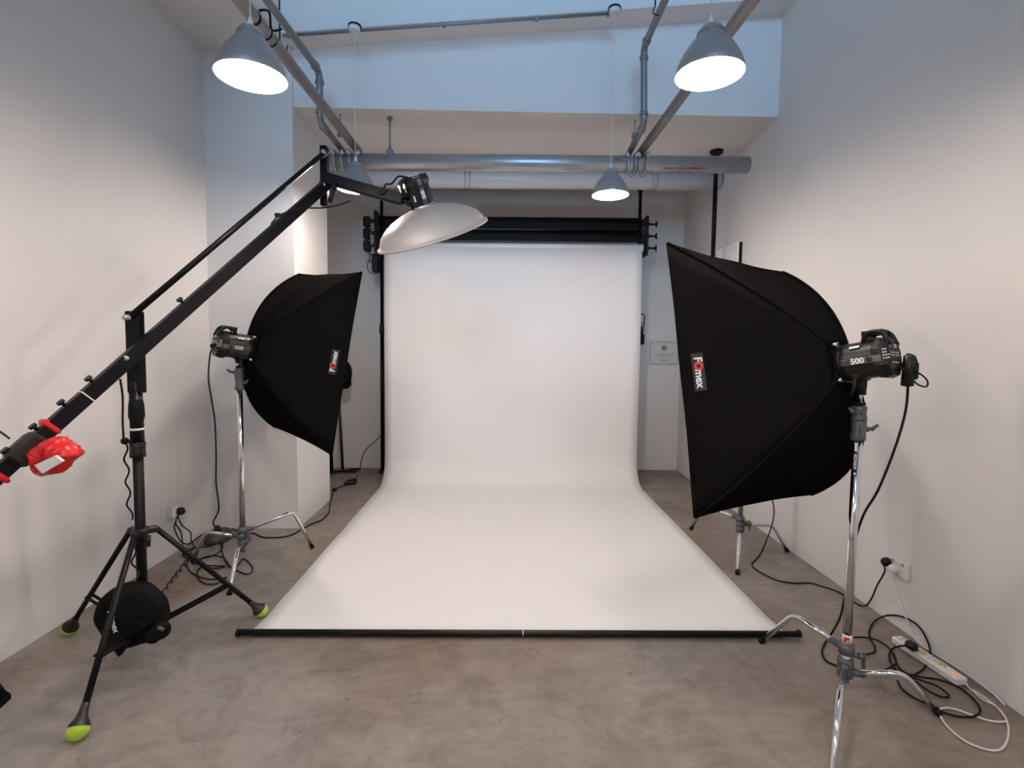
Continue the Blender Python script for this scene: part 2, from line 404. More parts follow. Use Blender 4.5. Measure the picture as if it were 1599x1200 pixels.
# clamps that tie the four thin pipes to the thick one
for x, zz, nm in ((-1.325, ZP, 'leftmost steel hose clamp holding the cranked conduit on the thick pipe'), (-1.20, ZP, 'steel hose clamp on the thick pipe behind the left rear lamp cord'),
              (1.02, ZP, 'steel hose clamp holding the right cranked conduit on the thick pipe'), (1.11, ZP, 'rightmost steel hose clamp on the thick pipe')):
    c = gl+d*((x-gl.x)/d.x)
    root = thing('pipe_clamp', c+V((0, 0, -0.09)), nm, 'clamp', 'clamps tying the thin pipes to the thick pipe')
    mb = MB().m('dull')
    # figure-eight strap round both pipes
    for s_ in (-0.03, 0.03):
        loop = []
        for k in range(25):
            a = 2*PI*k/24; loop.append(c+V((s_, math.cos(a)*0.074, math.sin(a)*0.074)))
        mb.tube(loop, 0.0045, 6, False)
    mb.build('strap', root)
    for sx in (-0.035, 0.035):
        mb = MB().m('dull').lathe(c+V((sx, -0.058, 0.052)), (sx*3, -1, 0.5), [(0, -.01), (0.017, -0.01), (0.019, 0.0), (0.017, 0.014), (0.010, 0.016), (0.009, 0.030), (0, 0.030)], 12).build('bolt', root)
    mb = MB().m('conduit').tube(spline([c+V((-.03, -.05, -.055)), c+V((-.028, -.055, -.10)), c+V((0.0, -.05, -.115)), c+V((.028, -.055, -.10)), c+V((.03, -.05, -.055))], 5), 0.005, 6)
    mb.build('hook', root)
for x, nm in ((-1.325, 'small dark threaded hanger above the left cranked conduit'), (1.02, 'small dark threaded hanger above the right cranked conduit')):
    mb = MB().m('conduit'); mb.box((x+.02, 4.2, 3.14), (.05, .03, .012)); mb.box((x+.02, 4.2, 3.18), (.05, .03, .012)); mb.cyl((x+.005, 4.2, 3.12), (x+.005, 4.2, 3.21), .006, seg=8); mb.cyl((x+.035, 4.2, 3.12), (x+.035, 4.2, 3.21), .006, seg=8)
    mb.cyl((x+.02, 4.2, 3.18), (x+.02, 4.2, 3.305), .004, seg=6)
    top(mb, 'pipe_hanger', nm, 'hanger', 'small hangers above the thick pipe')
mb = MB().m('conduit'); x = -0.925
mb.cyl((x, 4.25, 3.03), (x, 4.25, 3.305), 0.008, seg=8).lathe((x, 4.25, 3.015), (0, 0, 1), [(0.0, 0), (0.03, 0.0), (0.026, 0.03), (0.012, 0.05), (0.008, 0.07)], 12)
mb.cyl((x, 4.25, 3.285), (x, 4.25, 3.304), 0.022, seg=12)
top(mb, 'pipe_hanger', 'single tall threaded rod holding the thick steel pipe to the soffit', 'hanger')
# thin conduit and ceiling roses along the sloping edge, dark hanger wires
z_at = lambda x: za(x)-0.035
mb = MB().m('conduit').tube([(-1.60, 3.86, z_at(-1.60)), (0.77, 3.86, z_at(0.77))], 0.011, 10)
cdt = top(mb, 'electrical_conduit', 'thin grey conduit running along the sloping upper edge above the bulkhead', 'conduit')
for x in (-1.57, -1.07, -0.45, 0.22, 0.74):
    MB().m('conduit').box((x, 3.862, z_at(x)), (0.022, 0.03, 0.034), bev=.004).build('saddle_clip', cdt)
for x, z1, x0 in ((-1.455, 3.40, -1.43), (0.965, 3.70, 0.985)):
    mb = MB().m('rubber').tube([(x0, 3.45, ZC), (x, 3.45, z1)], 0.005, 6)
    mb.tube(spline([(x, 3.45, z1), (x-.01, 3.46, z1-.04), (x+.03, 3.46, z1-.05), (x+.05, 3.45, z1)], 5), 0.004, 6)
    top(mb, 'hanger_wire', 'dark wire hanging down to the %s cranked conduit' % ('left' if x < 0 else 'right'), 'wire', 'dark hanger wires')

# ------------------------------------------------------------------ pendant lamps
def pendant(x, y, z, ctop, label, rose=False):
    root = thing('pendant_lamp', (x, y, z), label, 'lamp', 'grey bell shaped pendant lamps')
    o = V((x, y, z)); up = (0, 0, 1)
    prof = [(0.131, 0), (0.134, 0.003), (0.128, 0.025), (0.117, 0.055), (0.101, 0.085), (0.082, 0.112), (0.065, 0.132), (0.054, 0.146), (0.052, 0.158)]
    mb = MB().m('shade').lathe(o, up, prof, 40); mb.build('lamp_shade', root)
    inn = [(0.131, 0)]+[(r-0.004, h) for r, h in prof[2:-1]]+[(0.02, 0.142), (0.0, 0.142)]
    MB().m('shade_in').lathe(o, up, inn, 40).build('shade_lining', root)
    MB().m('galv').lathe(o, up, [(0.054, 0.156), (0.050, 0.168), (0.036, 0.184), (0.022, 0.19), (0.0, 0.19)], 24).build('cap', root)
    mb = MB().m('white').lathe(o, up, [(0.013, 0.188), (0.012, 0.20), (0.006, 0.225), (0.003, 0.232)], 14).build('cord_grip', root)
    MB().m('white').tube([o+V((0, 0, .225)), (x, y, ctop)], 0.003, 8).build('cord', root)
    MB().m('bulb').lathe(o+V((0, 0, 0 if rose else .012)), up, [(0, -.033), (0.018, -.031), (0.034, -.022), (0.044, -.005), (0.045, .012), (0.038, .034), (0.024, .072), (0.016, .095), (0.014, .128)], 20).build('bulb', root)
    if rose:
        MB().m('white').lathe((x, y, ctop-0.028), up, [(0, 0), (0.034, 0.0), (0.040, 0.008), (0.040, 0.030), (0, 0.030)], 24).build('ceiling_rose', root)
        MB().m('rubber').lathe((x, y+.006, ctop+0.002), up, [(0, 0), (0.046, 0.0), (0.046, 0.014), (0, 0.014)], 24).build('mounting_plate', root)
pendant(-0.998, 2.1, 2.524, ZC, 'left front pendant lamp, nearest to the boom arm, glowing brightly')
pendant(0.812, 2.1, 2.572, ZC, 'right front pendant lamp hanging in front of the slanting pipe')
pendant(0.773, 3.80, 2.592, z_at(0.773)-0.012, 'right rear pendant lamp, small in front of the white pipe', True)
pendant(-1.075, 3.80, 2.605, z_at(-1.075)-0.012, 'left rear pendant lamp, half hidden behind the black boom arm', True)
for x in (-1.0, 0.81):       # the row continues behind the camera
    pendant(x, 0.35, 2.55, ZC, 'grey pendant lamp out of view over the near floor on the %s' % ('left' if x < 0 else 'right'))
    pendant(x, -1.6, 2.55, ZC, 'grey pendant lamp out of view closest to the rear window on the %s' % ('left' if x < 0 else 'right'))

# ------------------------------------------------------------------ seamless paper, rolls, uprights
PXL, PXR = -1.262, 1.478
root = thing('paper_backdrop', (0.11, 4.0, 0), 'white seamless paper backdrop hanging from its roll and sweeping out over the floor', 'backdrop')
yh = 5.505; rc = 0.27
prof = [(yh, 2.53)]
for k in range(1, 13): prof.append((yh, 2.53-(2.53-rc-0.006)*k/12))
for k in range(1, 17):
    a = PI/2*k/16; prof.append((yh-rc+rc*math.cos(a), rc+0.006-rc*math.sin(a)))
for k in range(1, 15):
    t = k/14; prof.append((yh-rc-(yh-rc-2.53)*t, 0.006+0.002*math.sin(k*1.7)))
prof[-1] = (2.53, 0.022)
mb = MB().m('paper'); rows = []; nx = 30
for j, (y, z) in enumerate(prof):
    row = []
    for i in range(nx+1):
        u = i/nx; x = PXL+(PXR-PXL)*u
        sp = 0.0
        if j > 28: sp = 0
        wob = 0.004*math.sin(u*9+1.3)*math.sin(min(z, 2.5)*2.0)
        edge = (abs(u-0.5)*2)**8*0.010*math.sin(z*3)
        row.append(mb.bm.verts.new((x, y+(wob+edge if z > 0.1 else 0), z)))
    rows.append(row)
for j in range(len(rows)-1):
    for i in range(nx): mb.face([rows[j][i], rows[j][i+1], rows[j+1][i+1], rows[j+1][i]], True)
po = mb.build('paper_sheet', root)
sm = po.modifiers.new('thick', 'SOLIDIFY'); sm.thickness = 0.0012; sm.offset = 0
MB().m('paper').cyl((PXL-0.01, 5.55, 2.533), (PXR+0.012, 5.55, 2.553), 0.042, seg=28).build('roll', root, label='white paper roll')
mb = MB().m('black').cyl((-1.318, 2.525, 0.026), (1.538, 2.515, 0.026), 0.0155, seg=16)
for x in (-1.318, 1.538): mb.lathe((x, 2.52, 0.026), (1, 0, 0), [(0, -.006), (0.019, -0.006), (0.019, 0.006), (0, .006)], 16)
fb = mb.build('weight_bar', root, label='black tube weighing down the front edge of the paper')
MB().m('lblwhite').lathe((0.118, 2.52, 0.026), (1, 0, 0), [(0.0165, -.002), (0.0165, .002)], 16).build('centre_mark', fb, label='thin white mark')
for z, r, nm in ((2.672, 0.057, 'lower black paper backdrop roll directly above the white roll'), (2.800, 0.062, 'upper black paper backdrop roll, topmost of the stacked rolls')):
    mb = MB().m('black_paper'); mb.cyl((PXL-0.06, 5.56, z-.012), (PXR-0.012, 5.56, z+.012), r, seg=32)
    ro = top(mb, 'backdrop_roll', nm, 'backdrop roll', 'black rolled backdrops above the white paper')
    # loose flap of paper hanging a little below the roll
    mb = MB().m('black_paper'); mb.box((0.09, 5.56-r+0.001, z-r*0.62), (PXR-PXL-0.06, 0.003, r*1.25)); mb.build('loose_flap', ro)
def upright(x, nm):
    root = thing('backdrop_pole', (x, 5.92, 0), nm, 'pole', 'black backdrop poles flanking the paper')
    MB().m('blackmetal').cyl((x, 5.92, 0.03), (x, 5.92, 1.72), 0.022, seg=16).build('lower_tube', root)
    MB().m('blackmetal').cyl((x, 5.92, 1.70), (x, 5.92, 3.27), 0.018, seg=16).build('upper_tube', root)
    mb = MB().m('black').lathe((x, 5.92, 0), (0, 0, 1), [(0, 0), (0.045, 0), (0.042, 0.015), (0.022, 0.04)], 18); mb.build('rubber_foot', root)
    MB().m('black').lathe((x, 5.92, 3.26), (0, 0, 1), [(0.02, 0), (0.042, 0.02), (0.045, 0.043), (0, 0.043)], 18).build('rubber_top_cup', root)
    mb = MB().m('black').lathe((x, 5.92, 1.66), (0, 0, 1), [(0.022, -.06), (0.030, -0.05), (0.030, 0.05), (0.022, .06)], 16)
    mb.box((x+.045, 5.90, 1.68), (.03, .02, .10), bev=.005); mb.cyl((x+.05, 5.90, 1.72), (x+.055, 5.89, 1.78), .005, seg=6)
    mb.build('lever_lock', root)
    return root
uL = upright(-1.385, 'black floor to ceiling pole left of the paper backdrop')
uR = upright(1.548, 'black floor to ceiling pole right of the paper backdrop')
mb = MB().m('rubber').tube(spline([(1.585, 5.90, 1.88), (1.62, 5.88, 1.85), (1.615, 5.88, 1.72), (1.60, 5.88, 1.60)], 6), .006, 6); mb.box((1.60, 5.88, 1.585), (.05, .04, .12), bev=.01)
top(mb, 'safety_strap', 'small black strap with weight hanging from the right backdrop pole', 'strap')
# brackets that carry the rolls
rollz = (2.545, 2.672, 2.798)
br = thing('roll_bracket', (1.548, 5.75, 2.4), 'black bracket with three winged hooks at the right end of the rolls', 'bracket')
MB().m('black').box((1.535, 5.72, 2.69), (0.03, 0.36, 0.42), bev=.006).build('hook_plate', br)
for z in rollz:
    zz = z+.012
    mb = MB().m('black').cyl((1.49, 5.56, zz), (1.60, 5.56, zz), 0.012, seg=10)
    mb.lathe((1.545, 5.56, zz), (1, 0, 0), [(.012, -.012), (.026, -.008), (.028, 0), (.026, .010), (.012, .014)], 14)
    mb.cyl((1.60, 5.56, zz), (1.63, 5.56, zz), .010, .013, 10)
    for sg in (-1, 1): mb.cyl((1.632, 5.56, zz), (1.636, 5.55, zz+sg*.030), .012, .009, 10)
    mb.build('winged_hook', br)
bl = thing('roll_bracket', (-1.385, 5.75, 2.4), 'tall black bracket with drive chains at the left end of the rolls', 'bracket')
MB().m('black').box((-1.365, 5.72, 2.69), (0.03, 0.36, 0.44), bev=.006).build('hook_plate', bl)
for i, z in enumerate(rollz):
    mb = MB().m('black').lathe((-1.47, 5.56, z), (1, 0, 0), [(0, -.02), (.035, -.02), (.045, -.01), (.045, .01), (.035, .02), (.02, .03), (.02, .10)], 20)
    mb.box((-1.455, 5.57, z-0.01), (0.075, 0.09, 0.115), bev=.015)
    mb.build('chain_wheel', bl)
MB().m('black').box((-1.385, 5.66, 2.37), (.075, .10, .20), bev=.012).build('gear_box', bl)
mb = MB().m('dull'); mb.cyl((-1.40, 5.49, 2.72), (-1.395, 5.49, 2.55), .005, seg=6).ball((-1.39, 5.49, 2.74), .012).ball((-1.39, 5.49, 2.545), .012); mb.build('bracket_screw', bl, label='shiny screw rod')
for k, pts in enumerate(([(563+20, 357), (575, 362), (570, 375), (570, 388), (578, 397), (588, 399)],
            [(580, 345), (579, 380), (578, 405), (583, 412), (592, 412)], [(578, 405), (574, 415), (577, 424), (584, 428), (592, 425)])):
    mb = MB().m('rubber').tube(spline([gY(a, b, 5.6) for a, b in pts], 6), 0.0042, 6); mb.build('pull_chain', bl, label='thin dark loop of pull chain')
# pole by the right wall
x, y = 1.948, 4.80
root = thing('autopole', (x, y, 0), 'single black pole wedged between floor and soffit near the right wall', 'pole')
MB().m('blackmetal').cyl((x, y, 0.03), (x, y, 2.2), 0.025, seg=16).build('lower_tube', root)
MB().m('blackmetal').cyl((x, y, 2.1), (x, y, 3.265), 0.020, seg=16).build('upper_tube', root)
MB().m('black').lathe((x, y, 0), (0, 0, 1), [(0, 0), (0.055, 0), (0.05, 0.015), (0.025, 0.04)], 20).build('rubber_foot', root)
MB().m('black').lathe((x, y, 3.245), (0, 0, 1), [(0.022, 0), (0.028, 0.015), (0.056, 0.032), (0.060, 0.058), (0, 0.058)], 20).build('rubber_top_cup', root)

# white board on the right wall, framed notice on the back wall
root = thing('wall_board', (XR, 4.9, 1.0), 'white board with a dark edge fixed to the right wall above the softbox', 'board')
MB().m('board').box((XR-0.018, 4.93, 1.73), (0.028, 0.60, 1.45), bev=.004).build('panel', root)
MB().m('rubber').box((XR-0.014, 4.626, 1.73), (0.026, 0.008, 1.43)).build('edge_strip', root, label='dark edge strip')
mb = MB()
for yy in (5.1, 4.72): mb.m('conduit').lathe((XR-0.030, yy, 2.41), (-1, 0, 0), [(0, .006), (.008, .004), (.009, 0)], 10)
mb.build('screw', root)
x0, x1, z0, z1 = 1.775, 2.115, 1.295, 1.555
root = thing('wall_notice', ((x0+x1)/2, YB, z0), 'small printed notice with round black emblem on the back wall', 'notice')
MB().m('paperwhite').box(((x0+x1)/2, YB-.002, (z0+z1)/2), (x1-x0+.02, .003, z1-z0+.06)).build('sheet', root)
mb = MB().m('greyink')
for a, b in (((x0, z0), (x1, z0)), ((x0, z1), (x1, z1)), ((x0, z0), (x0, z1)), ((x1, z0), (x1, z1))):
    mb.box(((a[0]+b[0])/2, YB-.0045, (a[1]+b[1])/2), (abs(a[0]-b[0])+.007, .001, abs(a[1]-b[1])+.007))
mb.build('printed_border', root, label='thin dark printed frame line')
mb = MB().m('ink'); cx, cz = (x0+x1)/2+.0, z1-.065
mb.lathe((cx, YB-.0045, cz), (0, -1, 0), [(.026, 0), (.026, .001), (.032, .001), (.032, 0)], 28)
mb.box((cx-.002, YB-.005, cz+.010), (.034, .001, .009)); mb.box((cx+.004, YB-.005, cz-.004), (.034, .001, .008), X=(1, 0, -.5)); mb.box((cx-.012, YB-.005, cz), (.008, .001, .030))
mb.box((cx+.002, YB-.005, cz-.017), (.030, .001, .008))
mb.build('emblem', root, label='round black emblem')
mb = MB().m('greyink')
for dz, ww in ((.135, .24), (.155, .20), (.175, .12)):
    n = 9; random.seed(int(dz*1000))
    xx = (x0+x1)/2-ww/2
    while xx < (x0+x1)/2+ww/2:
        l = random.uniform(.008, .026); mb.box((xx+l/2, YB-.0045, z1-dz), (l, .001, .0055)); xx += l+.004
for i in range(4): mb.box(((x0+x1)/2-.030+i*.02, YB-.0045, z1-.215), (.016, .001, .014))
mb.build('printed_text', root, label='lines of tiny grey print')

# ------------------------------------------------------------------ C-stands
def knob(p, dr, m_='cast', s=1.0):
    """T shaped tommy-bar knob: stem along dr with flattened wings"""
    p = V(p); dr = V(dr).normalized(); w_ = dr.cross(V((0, 0, 1))).normalized()
    mb = MB().m(m_); mb.cyl(p, p+dr*0.022*s, 0.008*s, seg=10)
    q = p+dr*0.022*s; mb.cyl(q-dr*.004*s, q+dr*.016*s, 0.011*s, .009*s, 12)
    mb.box(q+dr*.012*s+V((0, 0, -.012*s)), (0.010*s, 0.012*s, 0.058*s), X=w_, Z=(0, 0, 1), bev=.003*s)
    return mb
def cstand(c, feet, ztop, label, kinds=(0.29, 0.25, 0.21), kneez=(0.235, 0.22, 0.215), stickers=False, knees=(.66, .66, .60), mid=None, base=0.17):
    cx, cy = c
    root = thing('light_stand', (cx, cy, 0), label, 'light stand', 'chrome light stands with bent legs')
    r = 0.0175
    col = MB().m('chrome').cyl((cx, cy, base+.08), (cx, cy, ztop-.15), r, seg=24).build('column', root)
    MB().m('dull').cyl((cx, cy, base-.06), (cx, cy, base+.09), r*.95, seg=18).build('column_foot', root)
    mb = MB().m('chrome').cyl((cx, cy, ztop-.09), (cx, cy, ztop+.002), r*.8, seg=18); mb.build('riser', root)
    # two locking castings at the top
    for zc, an, hh in ((ztop-.115, 0.3, .085), (ztop-.045, 2.7, .062)):
        mb = MB().m('cast').lathe((cx, cy, zc), (0, 0, 1), [(r, -hh/2), (r+.010, -hh/2), (r+.012, -hh*.3), (r+.007, 0), (r+.010, hh*.35), (r+.008, hh/2), (r*.8, hh/2)], 20)
        dr = V((math.cos(an)*.97, -abs(math.sin(an)), .15)).normalized()
        mb.cyl(V((cx, cy, zc)), V((cx, cy, zc))+dr*.038, .013, .011, 12)
        mb.box(V((cx, cy, zc))+V((0, -r-.006, 0)), (.022, .02, hh*.6), bev=.005)
        cl = mb.build('collar', root)
        q = V((cx, cy, zc))+dr*.036
        mb = MB().m('cast'); mb.cyl(q, q+dr*.012, .007, seg=10); mb.cyl(q+dr*.010-V((0, 0, .004)), q+dr*.034+V((0, 0, .014)), .009, .006, 10)
        mb.build('wing_screw', cl)
    MB().m('rubber').lathe((cx, cy, ztop-.012), (0, 0, 1), [(r*.8, 0), (r+.004, .002), (r+.004, .012), (r*.6, .014)], 18).build('end_ring', root)
    MB().m('chrome').cyl((cx, cy, ztop), (cx, cy, ztop+.055), .008, seg=14).build('spigot', root)
    # base casting with a hub per leg, then the legs
    for i, (f, hz, kz, kk) in enumerate(zip(feet, kinds, kneez, knees)):
        f = V((f[0], f[1], 0)); dd = V((f.x-cx, f.y-cy, 0)); L = dd.length; dd.normalize()
        mb = MB().m('cast').lathe((cx, cy, hz), (0, 0, 1), [(r, -.024), (r+.011, -.022), (r+.014, 0), (r+.011, .022), (r, .024)], 20)
        mb.cyl(V((cx, cy, hz))+dd*.008, V((cx, cy, hz))+dd*.070, .017, .0145, 14)
        mb.build('leg_hub', root)
        a = V((cx, cy, hz))+dd*.045; k = V((cx, cy, kz))+dd*(L*kk); foot = f+V((0, 0, .012))
        lg = MB().m('chrome').tube(fillet([a, k, foot], .04, 8), .0125, 14).build('leg', root)
        t = (foot-k).normalized()
        MB().m('rubber').cyl(foot-t*.018, foot+t*.008, .0145, seg=14).build('rubber_foot', lg)
    z = kinds[0]-.02 if kinds[0] > kinds[1] else kinds[1]
    mb = knob((cx+.018, cy-.012, kinds[0]-.022), (1, -.35, 0), 'cast', 1.25); mb.build('base_knob', root)
    if stickers:
        zz = ztop-.20; vw = V((cx, cy, 0)).normalized(); side = V((vw.y, -vw.x, 0)); fr = V((cx, cy, 0))-vw*(r+.0006)-side*.004
        mb = MB().m('lblblack').box(fr+V((0, 0, zz-.055)), (.013, .0012, .10), X=side, Z=(0, 0, 1)); lb = mb.build('maker_label', root, label='black vertical maker label')
        mb = MB(); text_into(mb, 'AVENGER', fr-vw*.0008+V((0, 0, zz-.045)), (0, 0, 1), -side, .0150, 'lblwhite', bold=.0004); mb.m('lblwhite').box(fr-vw*.0008+V((0, 0, zz-.096)), (.009, .0008, .010), X=side, Z=(0, 0, 1)); mb.build('lettering', lb)
        MB().m('lblwhite').box(fr+V((0, 0, zz+.016)), (.011, .0012, .036), X=side, Z=(0, 0, 1)).build('silver_sticker', root, label='pale sticker')
        q = V((cx, cy, kinds[0]+.045))-vw*(r+.001)
        mb = MB().m('lblwhite').lathe((cx, cy, kinds[0]+.045), (0, 0, 1), [(r+.0006, -.02), (r+.001, -.02), (r+.001, .02), (r+.0006, .02)], 24); st = mb.build('warning_sticker', root, label='white sticker with a red square')
        mb = MB().m('lblred').box(q, (.020, .0016, .020), X=side, Z=(0, 0, 1)); mb.m('lblwhite').box(q-vw*.001+side*.003-V((0, 0, .004)), (.009, .001, .004), X=side+V((0, 0, .5)), Z=(0, 0, 1)); mb.build('red_mark', st)
    return root
csR = cstand((1.477, 2.08), [(1.324, 2.476), (1.789, 1.967), (1.111, 1.604)], 1.268, 'chrome light stand in the right foreground carrying the large softbox strobe',
             (0.215, 0.115, 0.15), (0.235, 0.150, 0.19), True, (.60, .62, .52), base=.13)
csL = cstand((-1.712, 3.36), [(-1.369, 3.664), (-1.593, 2.961), (-2.082, 3.424)], 1.335, 'chrome light stand beside the left pillar carrying the left softbox strobe',
             (0.245, 0.165, 0.205), (0.300, 0.180, 0.215), False, (.72, .42, .72), base=.16)
csB = cstand((1.758, 3.66), [(1.56, 4.084), (1.56, 3.257), (2.10, 3.632)], 1.30, 'chrome light stand standing behind the large right softbox',
             (0.235, 0.165, 0.20), (0.245, 0.19, 0.20), False, (.72, .52, .68), base=.16)

# ------------------------------------------------------------------ strobe heads
def strobe(hub, a, u, label, side, txt_dir, txt=True, L=0.195, K=1.0, Kx=0.95):
    hub, a, u = V(hub), V(a).normalized(), V(u).normalized(); b = -a; s = V(side).normalized(); s = (s-a*s.dot(a)).normalized(); u = (u-a*u.dot(a)-s*u.dot(s)).normalized()
    root = thing('strobe_light', hub+b*.11, label, 'strobe light', 'black studio strobe heads')
    P = lambda x, y, z: hub+b*(x*Kx)+(s*y+u*z)*K          # back, side, up
    r = .073
    MB().m('body').lathe(hub, b, [(q[0]*K, q[1]*Kx) for q in [(0, -.012), (.066, -.012), (.068, 0), (.073, .006), (r, .03), (r, .15)]], 40, u).build('housing', root)
    # rear section, eight-sided
    mb = MB().m('body'); prof = []
    rings = []
    for (x, sc) in ((.145, 1.0), (.150, 1.05), (L-.022, 1.05), (L+.008, .93)):
        ring = []
        for k in range(8):
            an = PI/8+k*PI/4; ring.append(mb.bm.verts.new(P(x, math.cos(an)*r*1.04*sc, math.sin(an)*r*1.08*sc - (.004 if x > .15 else 0))))
        rings.append(ring)
    for i in range(3): mb.skin(rings[i], rings[i+1], False)
    mb.face(rings[0]); mb.face(rings[-1]); rear = mb.build('rear_housing', root)
    # control panel marks on the rear face
    mb = MB().m('lblblack').box(P(L+.0095, 0, .004), tuple(K*q for q in (.002, .10, .105)), X=b, Y=s); pn = mb.build('control_panel', root)
    mb = MB().m('lblwhite')
    for rz, ys in ((.042, (-.02, -.008)), (.034, (-.02, -.008)), (.012, (-.03, -.012, .010, .030)), (.002, (-.03, -.012, .010, .030)), (-.025, (-.02, .0, .02))):
        for yy in ys: mb.box(P(L+.011, yy, rz), tuple(K*q for q in (.0015, .008, .0045)), X=b, Y=s)
    mb.build('control_buttons', pn)
    MB().m('lblgrey').box(P(L+.011, .028, .038), tuple(K*q for q in (.0015, .022, .012)), X=b, Y=s).build('display', pn)
    mb = MB().m('lblwhite')
    for j in range(4):
        for i in range(2 if j < 2 else 3): mb.box(P(.196+i*.010, r*1.045-(.0 if True else 0), .022-j*.011), tuple(K*q for q in (.005, .002, .004)), X=b, Y=s)
    mb.build('side_buttons', root)
    # carrying handle arching over the top rear
    h = fillet([P(.10, .030, r*.86), P(.118, .034, r+.026), P(.185, .034, r+.024), P(L+.012, .032, .040)], .03, 5)
    mb = MB().m('black').tube(h, .0095, 10); h2 = fillet([P(.10, -.030, r*.86), P(.118, -.034, r+.026), P(.185, -.034, r+.024), P(L+.012, -.032, .040)], .03, 5); mb.tube(h2, .0095, 10)
    mb.box(P(.146, 0, r+.026), tuple(K*q for q in (.065, .066, .012)), X=b, Y=s, bev=.004); mb.box(P(.108, 0, r+.012), tuple(K*q for q in (.018, .07, .045)), X=b, Y=s, bev=.004); mb.build('handle', root)
    # side strip and lettering
    sd = P(.105, r+.0006, -.006)
    td = b if txt_dir > 0 else a
    # curved strip
    mb = MB().m('lblgrey')
    A, B = [], []
    for k in range(5):
        an = -.26+.32*k/4
        for lst, x in ((A, .014), (B, .185)):
            rr = r+.0012 if x < .15 else r*1.055+.001
            lst.append(mb.bm.verts.new(P(x, math.cos(an)*rr, math.sin(an)*rr)))
    for k in range(4): mb.face([A[k], A[k+1], B[k+1], B[k]], True)
    st = mb.build('label_strip', root, label='grey stripe with model lettering')
    if txt:
        n = s; up2 = u
        mb = MB()
        text_into(mb, '500', P(.086, r+.0022, -.0085), td, up2, .031*K, 'lblwhite', bold=.0009)
        off = 1 if txt_dir > 0 else -1
        text_into(mb, 'DX', P(.086-.052*off*(1 if txt_dir > 0 else -1), r+.0022, -.0085), td, up2, .025*K, 'lblblack', bold=.0009)
        text_into(mb, 'Ri', P(.086+.050*off*(1 if txt_dir > 0 else -1), r*1.05+.003, -.0085), td, up2, .024*K, 'lblblack', bold=.0009)
        mb.build('lettering', st)
    mb = MB().m('lblwhite'); mb.box(P(.075, r*.80+.004, r*.60+.004), tuple(K*q for q in (.035, .0015, .010)), X=b, Y=(s*.8+u*.6)); mb.build('serial_sticker', root, label='small white sticker')
    # bottom bracket
    return root, P
axR = V((-0.529, 0.826, -0.195)).normalized(); uRr = V((-0.065, 0.190, 0.980)); sR = V((0.846, 0.531, -0.047))
axL = V((0.695, 0.705, -0.141)).normalized(); uLl = V((0.154, 0.046, 0.987)); sL = V((0.703, -0.707, -0.077))
hubR = V((1.424, 2.097, 1.430)); hubL = V((-1.658, 3.375, 1.456))
st1, P1 = strobe(hubR, axR, uRr, 'black studio strobe behind the large right softbox with a power lead', -sR, 1, K=1.04, Kx=0.84)
st2, P2 = strobe(hubL, axL, uLl, 'black studio strobe behind the left softbox beside the pillar', sL, -1, K=1.1, Kx=0.95)
axD = V((0.276, 0.358, -0.892)).normalized(); e1 = V((.955, 0, .296)); dc = V((-0.451, 3.30, 2.182)); hubD = dc-axD*.175
sideD = (V((0.35, -0.90, -.25))); sideD = (sideD-axD*sideD.dot(axD)).normalized()
st3, P3 = strobe(hubD+axD*.01, axD, V((-.955, 0, -.296)), 'black studio strobe on top of the silver beauty dish at the boom end', sideD, 1)
def bracket(st, P, stand_top, lab=None):
    st_t = V(stand_top)
    mb = MB().m('black')
    a = P(.055, 0, -.055)
    mb.box(a, (.06, .055, .05), X=(P(1, 0, 0)-P(0, 0, 0)), Y=(P(0, 1, 0)-P(0, 0, 0)), bev=.008)
    mb.cyl(st_t+V((0, 0, .0)), st_t+V((0, 0, .055)), .021, seg=14)
    mb.box((a+st_t+V((0, 0, .05)))/2, (.035, .042, .08), bev=.006)
    mb.cyl(a+(P(0, 1, 0)-P(0, 0, 0))*.02, a+(P(0, 1, 0)-P(0, 0, 0))*.052, .016, .014, 12)
    o = mb.build('tilt_bracket', st)
    q = a+(P(0, 1, 0)-P(0, 0, 0))*.045
    MB().m('black').tube([q, q+(P(-.012, .0, -.045)-P(0, 0, 0)), q+(P(-.035, 0, -.075)-P(0, 0, 0))], .007, 8).build('tilt_handle', o)
bracket(st1, P1, (1.477, 2.08, 1.300))
bracket(st2, P2, (-1.712, 3.36, 1.352))

